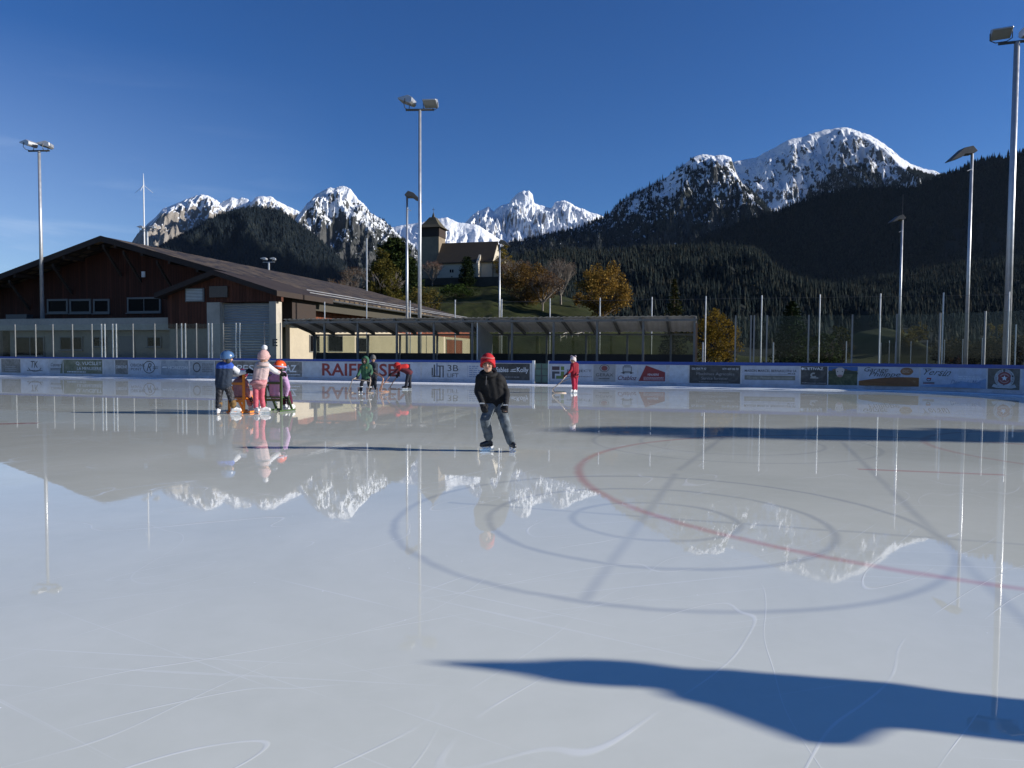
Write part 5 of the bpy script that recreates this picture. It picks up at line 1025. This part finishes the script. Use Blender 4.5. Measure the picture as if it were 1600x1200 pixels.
def person(label, org, J, jacket, trousers, glove, boot, hold, hat=None, group='skaters on the ice', k=1.0, fatj=1.0, fatt=1.0, face=True, cat='person', thumb=None, curl=.7, wr=.007, collar=True, headk=1.10):
    """J: joints in metres round org, x to the right of the photo, y away from the camera, z up; L/R = left/right in the photo"""
    t = thing('person', label, cat, org, 0, group); P = {q: Vector(v) for q, v in J.items() if not isinstance(v, str)}
    hc = P['head']; M = HM(P['look']); hk = k * headk
    ch = (P['sL'] + P['sR']) / 2; pv = (P['hL'] + P['hR']) / 2; neck = P.get('neck', ch.lerp(hc, .35))
    hh = lambda x, y, z: hc + M @ Vector((x * hk, y * hk, z * hk))
    b = MB()                                           # body: one continuous skin
    b.ball(hh(0, -.01, .02), (.074 * hk, .092 * hk, .088 * hk), M); b.ball(hh(0, .022, -.045), (.056 * hk, .060 * hk, .060 * hk), M); b.ball(hh(0, .05, -.085), (.026 * hk, .024 * hk, .02 * hk), M)
    b.capsule(hh(0, .080, .010), hh(0, .098, -.022), .009 * hk, .013 * hk)
    for s in (-1, 1): b.ball(hh(s * .076, -.005, -.012), (.010 * hk, .02 * hk, .03 * hk), M); b.ball(hh(s * .034, .062, -.028), (.024 * hk, .02 * hk, .02 * hk), M)
    b.capsule(hh(0, -.02, -.06), neck, .042 * hk, .048 * hk); b.capsule(neck, ch, .05 * k, .07 * k)
    for s in ('L', 'R'):
        b.capsule(ch, P['s' + s], .06 * k, .045 * k); b.capsule(P['s' + s], P['e' + s], .040 * k, .032 * k); b.capsule(P['e' + s], P['w' + s], .032 * k, .024 * k)
        b.capsule(P['s' + s].lerp(ch, .3), P['h' + s], .075 * k, .075 * k); b.capsule(P['h' + s], P['k' + s], .062 * k, .045 * k); b.capsule(P['k' + s], P['a' + s], .045 * k, .034 * k)
        lowa = P['a' + s] - Vector((0, 0, max(0, P['a' + s].z - .125))); b.capsule(P['a' + s], lowa, .034 * k, .028 * k); b.capsule(lowa, lowa + P['f' + s].normalized() * .07 * k - Vector((0, 0, .01)), .024 * k, .020 * k)
        hand_prims(b, P['w' + s], P['d' + s], thumb[s] if thumb else (1 if s == 'L' else -1, -.2, 0), k * .90, curl, .62)
    b.capsule(ch, pv, .085 * k, .085 * k)
    body = organic('body', b, M_skin, t, .0085, 3)
    if face:
        for s in (-1, 1):
            m = MB(); m.ball(hh(s * .030, .079, .004), (.0105 * hk, .006 * hk, .006 * hk), M, 10, 6); m.build('eye', M_eye, body, True)
            m = MB(); m.tube([hh(s * .016, .085, .020), hh(s * .032, .083, .026), hh(s * .048, .073, .020)], .0035 * hk, 5); m.build('eyebrow', simple('brow_hair', (.06, .04, .03), .9), body)
        m = MB(); m.tube([hh(-.026, .074, -.052), hh(-.012, .081, -.056), hh(.012, .081, -.056), hh(.026, .074, -.052)], [.003 * hk, .006 * hk, .006 * hk, .003 * hk], 6); m.build('mouth', M_lips, body)
    j = MB(); fj = fatj * k                            # jacket
    low = pv + (pv - ch).normalized() * .005 * k
    for s in ('L', 'R'):
        j.capsule(ch.lerp(P['s' + s], .35), P['s' + s], .085 * fj, .062 * fj); j.capsule(P['s' + s], P['e' + s], .060 * fj, .050 * fj); j.capsule(P['e' + s], P['w' + s].lerp(P['e' + s], .06), .051 * fj, .041 * fj)
        j.capsule(P['s' + s].lerp(ch, .38), P['h' + s].lerp(pv, .1) + (low - pv), .100 * fj, .096 * fj)
    j.capsule(ch, low, .105 * fj, .108 * fj)
    if collar: j.capsule(neck.lerp(ch, .8), neck.lerp(hc, .12), .075 * fj, .062 * fj)
    jk = organic('jacket', j, jacket, t, .0125, 4, wr, 10, len(label) * .37)
    q = MB(); ft_ = fatt * k                            # trousers
    q.capsule(P['hL'], P['hR'], .090 * ft_, .090 * ft_); q.capsule(pv + Vector((0, 0, .06)) * k, pv, .10 * ft_, .09 * ft_)
    for s in ('L', 'R'):
        q.capsule(P['h' + s], P['k' + s], .086 * ft_, .067 * ft_); q.capsule(P['k' + s], P['a' + s] + (P['k' + s] - P['a' + s]).normalized() * .03, .067 * ft_, .060 * ft_)
    organic('trousers', q, trousers, t, .0125, 3, wr * 1.1, 12, len(label) * .71)
    for s in ('L', 'R'):
        g = MB(); w = P['w' + s]; d = P['d' + s].normalized(); g.capsule(w - d * .04 * k, w + d * .03 * k, .042 * k, .044 * k)
        hand_prims(g, w, d, thumb[s] if thumb else (1 if s == 'L' else -1, -.2, 0), k * 1.05, curl, 1.45); organic('glove', g, glove, t, .0075, 2)
        skate(t, P['a' + s], P['f' + s], boot, hold, k * .92)
    if hat: hat(t, hc, M, hk)
    return t
def beanie(mat, cuff=None, pom=None, ears=None, tilt=.0, low=-.46):
    def f(t, c, M, k):
        cc = c + M @ Vector((0, -.008, .018)) * k; rad = (.090 * k, .108 * k, .122 * k)
        o = shell_obj('beanie', cap_shell(cc, rad, M, lambda d: d.z > low + (.16 - low) * max(0, d.y) ** 1.3), mat, t, .010)
        vs = [];
        m = MB(); pts = []
        for a in np.linspace(0, 2 * math.pi, 33):
            zz = low + .03 + (.18 - low) * max(0, math.sin(a)) ** 1.3; rr = math.sqrt(max(.1, 1 - zz * zz)) * 1.03; pts.append(cc + M @ Vector((math.cos(a) * rad[0] * rr, math.sin(a) * rad[1] * rr, zz * rad[2])))
        m.tube(pts, .017 * k, 8); m.build('cuff', cuff or mat, o, True)
        if pom: m = MB(); m.ball(cc + M @ Vector((0, 0, rad[2] + .045 * k)), .055 * k, None, 18, 12); p = organic('pompom', m, pom, o, .010, 1, .008, 40)
        if ears:
            for s in (-1, 1): m = MB(); m.ball(cc + M @ Vector((s * .075 * k, -.01 * k, .115 * k)), (.040 * k, .018 * k, .040 * k), M); e = m.build('ear', mat, o, True); m = MB(); m.ball(cc + M @ Vector((s * .075 * k, .006 * k, .115 * k)), (.024 * k, .008 * k, .024 * k), M); m.build('inner_ear', ears, e, True)
    return f
def helmet(mat, goggles=None):
    def f(t, c, M, k):
        cc = c + M @ Vector((0, -.005, .022)) * k; rad = (.104 * k, .126 * k, .120 * k)
        o = shell_obj('helmet', cap_shell(cc, rad, M, lambda d: d.z > -.50 + .78 * max(0, d.y)), mat, t, .012)
        for s in (-1, 1): m = MB(); m.ball(cc + M @ Vector((s * .095 * k, .0, -.075 * k)), (.022 * k, .05 * k, .055 * k), M); m.build('ear_pad', M_black, o, True)
        m = MB(); m.tube([cc + M @ Vector((math.cos(a) * rad[0] * q_ , math.sin(a) * rad[1] * q_, z_ * rad[2])) for a in np.linspace(0, 2 * math.pi, 29) for z_ in [-.47 + .76 * max(0, math.sin(a))] for q_ in [math.sqrt(1 - z_ * z_) * 1.02]], .008 * k, 6); m.build('rim', M_black, o, True)
        for q in (-.4, 0, .4): m = MB(); m.capsule(cc + M @ Vector((q * rad[0] * 1.05, rad[1] * .25, rad[2] * .99 * math.sqrt(1 - q * q * .9))), cc + M @ Vector((q * rad[0] * 1.05, -rad[1] * .4, rad[2] * .94 * math.sqrt(1 - q * q * .9))), .012 * k, .012 * k); m.build('vent', M_black, o, True)
        if goggles: m = MB(); m.tube([cc + M @ Vector((math.cos(a) * .108 * k, math.sin(a) * .125 * k, -.01)) for a in np.linspace(0, 2 * math.pi, 25)], .018 * k, 8); m.build('goggle_strap', goggles, o, True)
    return f
def hood(mat, inner=None, fur=None):
    def f(t, c, M, k):
        cc = c + M @ Vector((0, -.012, .0)) * k
        o = shell_obj('hood', cap_shell(cc, (.112 * k, .128 * k, .140 * k), M, lambda d: not (d.y > .60 and d.z < .62) and d.z > -.93), mat, t, .016)
        m = MB(); a_ = np.linspace(0, 2 * math.pi, 27); m.tube([cc + M @ Vector((math.cos(a) * .090 * k, .088 * k, math.sin(a) * .108 * k - .01)) for a in a_], (.026 if fur else .013) * k, 7); m.build('hood_edge', fur or mat, o, True)
    return f
def many(*fs):
    def f(*a):
        for q in fs: q(*a)
    return f
def scarf(mat):
    def f(t, c, M, k):
        m = MB()
        for z, r_ in ((-.13, .078), (-.155, .09)): m.tube([c + M @ Vector((math.cos(a) * r_ * k, math.sin(a) * r_ * k * 1.05 - .01, z * k)) for a in np.linspace(0, 2 * math.pi, 25)], .026 * k, 8)
        organic('scarf', m, mat, t, .010, 2, .005, 25)
    return f

BLACKG = cloth('black_glove', (.018, .018, .02), (.008, .008, .009)); WHITEB = simple('white_boot', (.72, .72, .72), .4, 0, .08, 8, .03); BLACKB = simple('black_boot', (.022, .022, .024), .4, 0, .2, 8, .03)
# the boy in the foreground (pixel scale 1.42 mm per unit of the enlarged photo, origin under his feet)
o = ground(771.5, 704.5); u = .00142 * 1.0
p = lambda x, z, y=0.0: ((x - 350) * .00145, y, (1082 - z) * .00145)
boy = dict(head=p(288, 205, -.10), look=(-.05, -1, .04), neck=p(293, 300, -.06), sL=p(205, 345, -.03), sR=p(425, 362, .03), eL=p(182, 480, -.02), eR=p(478, 505, .03), wL=p(236, 596, -.15), wR=p(468, 612, -.12),
           dL=(.30, -.45, -.8), dR=(-.12, -.35, -1), hL=p(320, 610, .06), hR=p(408, 610, .08), kL=p(262, 760, -.10), kR=p(462, 790, -.08), aL=p(300, 958, .02), aR=p(530, 1000, -.06), fL=(-.86, -.50, 0.0), fR=(.38, -.92, 0.0))
boyp = person('boy in a black hoodie, red beanie and grey camouflage trousers, nearest skater on the ice', o, boy, cloth('black_hoodie', (.013, .013, .0145), (.006, .006, .007), 7), cloth('grey_denim', (.155, .18, .20), (.075, .09, .105), 9, .8, (.40, .60)), BLACKG, BLACKB, M_white,
       many(beanie(cloth('red_knit', (.52, .018, .024), (.40, .012, .018), 60), cloth('red_cuff', (.55, .02, .03), (.42, .015, .02), 60), low=-.42)), k=1.0, fatj=1.0, fatt=1.12, curl=.9)
m = MB(); hp = Vector(boy['head']); m.tube([hp + Vector((math.cos(a) * .090, math.sin(a) * .107 - .008, .090 + .006 * math.sin(a * 2))) for a in np.linspace(0, 2 * math.pi, 29)], .011, 8); m.build('hat_stripe', cloth('pink_stripe', (.62, .17, .16)), boyp, True)
for s in ('L', 'R'):
    w = Vector(boy['w' + s]); d = Vector(boy['d' + s]).normalized(); r_ = d.cross(Vector((0, 1, 0))).normalized(); m = MB(); q = w + Vector((0, -.046, 0)) - d * .005
    for k in range(5): m.box((-.005, -.006, -.008), (.005, 0, .008 + .004 * (k % 2)), Matrix.Translation(q + Vector((1, 0, 0)) * (k - 2) * .015) @ Matrix.Rotation(.3 * (k % 3 - 1), 4, 'Y'))
    m.build('glove_lettering', M_white, boyp)
hd = MB(); hq = Vector(boy['neck']); hd.tube([hq + Vector((math.cos(a) * .105, math.sin(a) * .09 + .03, .0 + .035 * math.sin(a))) for a in np.linspace(0, 2 * math.pi, 21)], .036, 8); organic('hood', hd, _mc['black_hoodie'], boyp, .012, 3, .006)
m = MB()
for s in (-.025, .022): m.tube([hq + Vector((s, -.115, -.03)), hq + Vector((s * 1.2, -.125, -.10)), hq + Vector((s * 1.1, -.120, -.15))], .005, 5)
dr = MB(); dr.tube([hq + Vector((-.025, -.115, -.03)), hq + Vector((-.03, -.135, -.16))], .005, 5); dr.build('drawstring', cloth('cord', (.10, .10, .11)), boyp)

# the group with the two chair sledges (enlarged photo units: 8.57 per pixel, 1.74 mm each)
def grp(px, py): return ground(px, py)
def loc(x0, z0, sc): return lambda x, z, y=0.0: ((x - x0) * sc, y, (z0 - z) * sc)
G1 = ground(349.5, 647.5); p = loc(252, 1092, .00172)
person('child in a navy, blue and white jacket with blue helmet pushing the orange chair', G1, dict(head=p(305, 338, .02), look=(.75, .62, -.15), sL=p(200, 455, .0), sR=p(338, 452, .06), eL=p(290, 560, .22), eR=p(428, 535, .16), wL=p(420, 555, .36), wR=p(512, 520, .22), dL=(.9, .3, .1), dR=(.9, .2, .05),
    hL=p(205, 690, 0), hR=p(288, 690, .02), kL=p(188, 850, .02), kR=p(318, 835, .10), aL=p(185, 1012, -.02), aR=p(365, 1000, .12), fL=(-.1, .99, 0), fR=(.95, .30, 0)),
    zone_cloth('navy_jacket', [1.06], [(.022, .035, .06), (.03, .09, .42)]), cloth('dark_print', (.10, .10, .11), (.025, .025, .03), 25, .8, (.5, .6)), BLACKG, WHITEB, M_white, helmet(simple('blue_helmet', (.06, .13, .27), .3, 0, .1, 5, .02)), k=1.08, fatj=1.12, fatt=1.05, face=False)
kid = COL.objects[-1]
def sleeves(t, J, mat, keys, rad=.066, u0=.02):
    for s in keys:
        m = MB(); a, e, w = (Vector(J[q + s]) for q in ('s', 'e', 'w')); m.capsule(a.lerp(e, u0), e, rad, rad * .9); m.capsule(e, w.lerp(e, .08), rad * .9, rad * .72); organic('sleeve', m, mat, t, .011, 3, .006)
def last_person(): return [x for x in COL.objects if x.name.startswith('person') and x.parent is None][-1]
WHJ = cloth('white_sleeve', (.72, .72, .72), (.55, .55, .57))
sleeves(last_person(), dict(sR=p(345, 455, .06), eR=p(432, 535, .16), wR=p(512, 520, .22), sL=p(240, 470, .05), eL=p(300, 560, .22), wL=p(420, 555, .36)), WHJ, 'RL', .070, .25)
for q, (x, z, y) in enumerate(((187, 940, .01), (352, 935, .11))):
    m = MB(); v = Vector(p(x, z, y)); m.capsule(v, v + Vector((.01 * q, 0, -.075)), .078, .070); organic('knee_cuff', m, cloth('ochre_cuff', (.26, .15, .045), (.10, .06, .03), 30), last_person(), .011, 2, .006)
G2 = ground(404, 646.6); p = loc(720, 1086, .00172)
person('child in pale pink jacket and pompom hat with rose trousers, pushing the green chair', G2, dict(head=p(800, 318, .0), look=(.72, .68, -.1), sL=p(712, 440, .0), sR=p(830, 425, .05), eL=p(690, 545, .10), eR=p(905, 500, .14), wL=p(760, 560, .26), wR=p(978, 535, .22), dL=(.7, .5, -.2), dR=(.85, .3, -.2),
    hL=p(690, 690, .0), hR=p(765, 690, .02), kL=p(682, 860, .0), kR=p(752, 855, .06), aL=p(684, 1010, .0), aR=p(765, 1000, .10), fL=(.5, -.55, 0), fR=(.95, .20, 0)),
    zone_cloth('pink_jacket', [.80, 1.07], [(.55, .24, .25), (.60, .44, .42), (.42, .40, .42)]), cloth('rose_trousers', (.58, .13, .17), (.42, .08, .11)), BLACKG, WHITEB, M_white,
    many(beanie(cloth('pink_knit', (.62, .40, .37), (.48, .29, .27), 40), None, cloth('white_fluff', (.80, .79, .78))), scarf(cloth('pale_scarf', (.58, .44, .41)))), k=1.10, fatj=1.02, fatt=.86, face=False)
sleeves(last_person(), dict(sR=p(830, 425, .05), eR=p(905, 500, .14), wR=p(965, 532, .21)), WHJ, 'R', .072)
m = MB(); v = Vector(p(722, 665, .0)); m.tube([v + Vector((math.cos(a) * .155, math.sin(a) * .13, .02 * math.sin(3 * a))) for a in np.linspace(0, 2 * math.pi, 25)], .045, 8); organic('jacket_hem', m, cloth('rose_fluff', (.58, .27, .28)), last_person(), .013, 2, .010, 26)
def chair_sledge(label, org, rz, mat, w=.44, h=.99, d=.46, seat=.36):
    t = thing('skating_chair', label, 'chair', org, rz, 'wooden chair sledges')   # its back is at y = 0, it faces +y
    pc = lambda nm, a, b, q=.028: MB().prism([Vector(a) + Vector(v) for v in ((-q, -q * .6, 0), (q, -q * .6, 0), (q, q * .6, 0), (-q, q * .6, 0))], Vector(b) - Vector(a)).build(nm, mat, t)
    for s in (-w / 2, w / 2):
        pc('back_post', (s, 0, .03), (s, 0, h)); pc('front_leg', (s, d, .03), (s, d * .22, seat + .27)); m = MB(); m.box((s - .022, -.08, .012), (s + .022, d + .12, .048)); m.build('runner', mat, t); m = MB(); m.box((s - .004, -.10, .0), (s + .004, d + .14, .0118)); m.build('runner_blade', M_blade, t)
    m = MB(); m.box((-w / 2 + .03, .0, seat - .02), (w / 2 - .03, d - .06, seat + .015)); m.build('seat', mat, t, False, .006)
    for z in (seat - .07, .70): m = MB(); m.box((-w / 2 + .0285, -.015, z - .028), (w / 2 - .0285, .012, z + .028)); m.build('back_rail', mat, t)
    m = MB(); m.box((-w / 2 + .0285, d - .10, seat - .07), (w / 2 - .0285, d - .075, seat - .022)); m.build('front_rail', mat, t); return t
ORG = simple('orange_paint', (.80, .24, .02), .45, 0, .12, 6, .05); GRN = simple('green_paint', (.055, .10, .035), .45, 0, .15, 6, .05)
oc = ground(369.7, 645.8); gc = ground(427, 643.8)
chair_sledge('orange wooden chair sledge carrying a child in pink', oc, R(-22), ORG); chair_sledge('dark green wooden chair sledge carrying the child in lilac', gc, R(-16), GRN)
def seated(label, org, rz, jacket, trous, hat_, up=0.0, **kw):
    c, s = math.cos(rz), math.sin(rz); q = lambda x, y, z: (x * c - y * s, x * s + y * c, z)
    J = dict(head=q(.02 + up * .3, .17, .885 + up), look=q(.28, .95, -.1), sL=q(-.125, .14, .70 + up * .9), sR=q(.13 + up * .4, .14, .70 + up * .9), eL=q(-.20, .20, .52 + up * .5), eR=q(.22 + up * .5, .12, .52 + up * .5), wL=q(-.16, .36, .48), wR=q(.215, .20, .40), dL=q(.2, .9, -.1), dR=q(-.1, .5, -.6), hL=q(-.075, .16, .44), hR=q(.075, .16, .44), kL=q(-.09, .46, .44), kR=q(.10, .46, .44), aL=q(-.08, .54, .165), aR=q(.10, .56, .165), fL=q(-.05, 1, 0), fR=q(.15, .98, 0))
    return person(label, org, J, jacket, trous, BLACKG, WHITEB, M_white, hat_, face=False, **kw)
seated('child in a dusty pink snowsuit sitting on the orange chair', oc, R(-22), cloth('dusty_pink', (.50, .24, .25), (.38, .17, .18)), cloth('dusty_pink_trousers', (.48, .22, .23), (.34, .15, .16)), beanie(cloth('maroon_knit', (.16, .012, .045))), k=1.0, fatj=1.25, fatt=1.15)
seated('child in a lilac jacket with orange helmet sitting on the green chair', gc, R(-16), cloth('lilac', (.52, .33, .52), (.40, .24, .41)), cloth('plum_trousers', (.10, .012, .04)), helmet(simple('orange_helmet', (.72, .085, .012), .3, 0, .06, 5, .02), cloth('pale_strap', (.55, .45, .60))), up=.19, k=1.10, fatj=1.22, fatt=1.1)

# skaters with tube-frame walkers near the far boards
COPPER = simple('copper_tube', (.32, .16, .10), .4, .3, .2, 20, .05)
def walker(label, org, rails, mat=COPPER):
    t = thing('push_sled', label, 'skating frame', org, 0, 'bent-tube skating frames')
    for r_ in rails: m = MB(); m.tube([Vector(a) for a in r_], .017, 8); m.build('side_rail', mat, t, True)
    a, b = rails[0], rails[1]; m = MB(); m.tube([a[1], b[1]], .014, 8); m.build('crossbar', mat, t); m = MB(); m.tube([Vector(a[0]) + Vector((0, 0, .001)), Vector(a[0]) + (Vector(a[0]) - Vector(a[1])).normalized() * .11], .022, 8); m.build('grip', M_black, t); m = MB(); m.tube([Vector(b[0]), Vector(b[0]) + (Vector(b[0]) - Vector(b[1])).normalized() * .11], .022, 8); m.build('grip', M_black, t)
    return t
G6 = ground(571, 614.5); p = loc(490, 893, .00188)
person('child in a green hooded jacket with yellow chest mark, facing the camera', G6, dict(head=p(492, 265, -.04), look=(-.1, -1, -.05), sL=p(425, 385, 0), sR=p(580, 378, .04), eL=p(385, 480, -.06), eR=p(612, 475, .0), wL=p(352, 565, -.16), wR=p(600, 540, -.14), dL=(-.2, -.5, -.75), dR=(.1, -.7, -.4), hL=p(462, 590, .05), hR=p(535, 590, .05), kL=p(425, 700, -.06), kR=p(560, 710, -.03), aL=p(400, 815, .04), aR=p(580, 825, .0), fL=(-.45, -.88, 0), fR=(.25, -.95, 0)),
    cloth('green_jacket', (.045, .13, .075), (.03, .085, .05)), cloth('navy_trousers', (.022, .025, .035), (.012, .013, .018)), BLACKG, BLACKB, M_white, hood(_mc['green_jacket']), k=1.02, fatj=1.08, fatt=.92)
lp = last_person(); m = MB(); v = Vector(p(530, 400, -.135)); m.add([v + Vector((math.cos(a) * .045 * r_, -.006, math.sin(a) * .055 * r_)) for k, (a, r_) in enumerate([(q * math.pi / 5, 1.0 if q % 2 else .6) for q in range(10)])], [tuple(range(10))]); m.build('chest_emblem', flat((.34, .26, .03)), lp)
for q, (x, z, y) in enumerate(((418, 765, -.02), (570, 772, -.01))): m = MB(); v = Vector(p(x, z, y)); m.tube([v + Vector((math.cos(a) * .07, math.sin(a) * .07, 0)) for a in np.linspace(0, 2 * math.pi, 17)], .014, 6); m.build('reflective_band', M_white, lp, True)
walker('pale bent-tube frame held by the child in the green hood', G6, [[p(345, 590, -.24), p(280, 615, -.28), p(180, 900, -.30), (p(180, 900)[0] + .06, .35, .02)], [p(605, 560, -.22), p(618, 660, -.26), p(570, 880, -.30), (p(570, 880)[0] + .06, .35, .02)]], simple('pale_tube', (.48, .38, .30), .4, .3))
G7 = ground(583, 612); p = loc(640, 880, .00200)
person('child in dark jacket and grey hat half hidden behind the green hooded child', G7, dict(head=p(640, 262, .0), look=(.35, -.9, -.2), sL=p(580, 375, .05), sR=p(690, 378, .0), eL=p(560, 470, .0), eR=p(680, 460, -.06), wL=p(600, 520, -.14), wR=p(678, 470, -.20), dL=(.4, -.7, -.4), dR=(.5, -.6, -.4), hL=p(600, 580, .1), hR=p(670, 580, .1), kL=p(600, 710, .02), kR=p(672, 710, .02), aL=p(600, 800, .06), aR=p(676, 800, .06), fL=(.2, -.95, 0), fR=(.4, -.9, 0)),
    cloth('slate_jacket', (.03, .04, .055), (.015, .02, .03)), _mc['navy_trousers'], BLACKG, BLACKB, M_white, beanie(cloth('grey_knit', (.16, .155, .15), (.09, .09, .09), 40)), k=1.0, fatj=1.08)
walker('copper-coloured bent-tube frame held by the half hidden child', G7, [[p(690, 470, -.26), p(850, 600, -.40), p(868, 640, -.42), p(790, 858, -.40), p(950, 870, -.30)], [p(640, 500, -.16), p(820, 610, -.02), p(840, 650, -.02), p(790, 866, -.02), p(940, 874, .05)]])
G8 = ground(636.5, 608.6); p = loc(1290, 818, .00212)
person('child bent far forward in red and maroon jacket with dark trousers', G8, dict(head=p(1098, 385, -.03), look=(-.75, -.45, -.55), neck=p(1140, 370, 0), sL=p(1150, 410, -.14), sR=p(1175, 385, .12), eL=p(1075, 490, -.18), eR=p(1090, 475, .14), wL=p(1000, 520, -.20), wR=p(1110, 535, .10), dL=(-.7, -.1, -.5), dR=(-.4, -.1, -.7), hL=p(1320, 490, -.08), hR=p(1335, 485, .09), kL=p(1285, 650, -.07), kR=p(1330, 650, .08), aL=p(1265, 770, -.07), aR=p(1335, 765, .08), fL=(-.97, -.2, 0), fR=(-.95, .1, 0)),
    cloth('maroon_jacket', (.11, .02, .03), (.06, .012, .02)), cloth('ink_trousers', (.022, .025, .04), (.012, .014, .02)), BLACKG, BLACKB, M_white, hood(cloth('bright_red', (.55, .03, .025), (.42, .02, .02))), k=1.06, fatj=1.1, fatt=.95, collar=False)
m = MB(); m.capsule(p(1150, 405, -.10), p(1250, 385, -.05), .13, .12); m.capsule(p(1165, 395, .10), p(1260, 380, .08), .12, .115); organic('shoulder_yoke', m, _mc['bright_red'], last_person(), .012, 4, .007)
walker('dark red bent-tube frame pushed by the child bending forward', G8, [[p(1000, 530, -.22), p(880, 680, -.22), p(785, 800, -.22), p(800, 826, -.22), p(945, 836, -.22)], [p(1110, 550, .10), p(1010, 680, .12), p(945, 790, .12), p(965, 812, .12), p(1190, 820, .12)]])
G9 = ground(897.5, 614); p = loc(575, 890, .0020)
person('child in crimson suit with white mouse-eared hat', G9, dict(head=p(545, 275, -.03), look=(-.55, -.85, -.05), sL=p(525, 370, -.06), sR=p(620, 365, .06), eL=p(498, 465, -.14), eR=p(632, 470, .02), wL=p(412, 545, -.22), wR=p(600, 540, -.10), dL=(-.75, -.3, -.6), dR=(-.3, -.5, -.7), hL=p(545, 575, -.02), hR=p(605, 575, .04), kL=p(555, 720, -.03), kR=p(602, 715, .03), aL=p(560, 838, .0), aR=p(605, 832, .05), fL=(-.85, -.5, 0), fR=(-.7, -.7, 0)),
    cloth('crimson_jacket', (.34, .012, .03), (.20, .008, .02)), cloth('crimson_trousers', (.46, .02, .06), (.30, .012, .04)), cloth('red_glove', (.25, .015, .03)), WHITEB, M_white, beanie(cloth('white_fleece', (.70, .62, .62), (.55, .47, .47)), None, None, cloth('pink_ear', (.45, .16, .20))), k=1.0, fatj=1.05, fatt=.98)
walker('long pale bent-tube frame pushed by the child in the crimson suit', G9, [[p(415, 555, -.26), p(300, 690, -.26), p(155, 810, -.26), p(150, 850, -.26), p(200, 884, -.26), p(410, 884, -.26)], [p(600, 560, -.10), p(330, 690, .12), p(185, 800, .12), p(178, 845, .12), p(220, 880, .12), p(415, 880, .12)]], simple('pale_tube', (.48, .38, .30), .4, .3))
# somebody standing right of the camera, outside the frame: the long shadow on the near ice is theirs
GA = Vector((4.16, 2.76, 0))
person('adult in dark winter coat and pointed hood standing just right of the camera', GA, dict(head=(-.02, .0, 1.43), look=(-.8, .6, -.1), sL=(-.02, -.22, 1.25), sR=(.02, .02, 1.25), eL=(-.02, -.47, 1.15), eR=(.0, -.02, 1.00), wL=(-.08, -.28, 1.02), wR=(-.10, -.08, .84), dL=(-.6, .5, -.4), dR=(-.5, -.1, -.8), hL=(0, -.36, .82), hR=(.02, -.17, .82), kL=(-.02, -.37, .47), kR=(0, -.17, .47), aL=(0, -.38, .14), aR=(0, -.17, .14), fL=(-.95, .1, 0), fR=(-.9, .4, 0)),
    cloth('charcoal_coat', (.03, .03, .033)), cloth('dark_jeans', (.02, .025, .04)), BLACKG, BLACKB, M_white, hood(_mc['charcoal_coat']), group=None, headk=1.0, k=1.02, fatj=1.0)
m = MB(); m.capsule((-.01, -.02, 1.32), (-.01, .0, 1.50), .105, .10); m.capsule((-.01, .0, 1.50), (.0, .01, 1.62), .10, .055); m.capsule((.0, .01, 1.62), (.0, .015, 1.74), .055, .012); m.capsule((.0, -.10, 1.20), (.0, -.03, 1.34), .14, .11); organic('shadow_tip_hood', m, _mc['charcoal_coat'], last_person(), .013, 3, .006)  # unseen pointed hood added so the near shadow tapers to a tip

# ------------------------------------------------------------------ thin valley haze
hz_ = MB(); hz_.box((-6000, -60, -1.5), (6000, 6400, 1750)); ho = hz_.build('haze', None); tag(ho, 'thin blue valley haze', 'haze', kind='stuff')
hm = bpy.data.materials.new('haze'); hm.use_nodes = True; hm.node_tree.nodes.clear(); o_ = hm.node_tree.nodes.new('ShaderNodeOutputMaterial'); v_ = hm.node_tree.nodes.new('ShaderNodeVolumePrincipled')
v_.inputs['Color'].default_value = (.55, .75, 1.0, 1); v_.inputs['Density'].default_value = 1.0e-5; v_.inputs['Anisotropy'].default_value = 0.2; hm.node_tree.links.new(v_.outputs[0], o_.inputs['Volume']); ho.data.materials.append(hm)
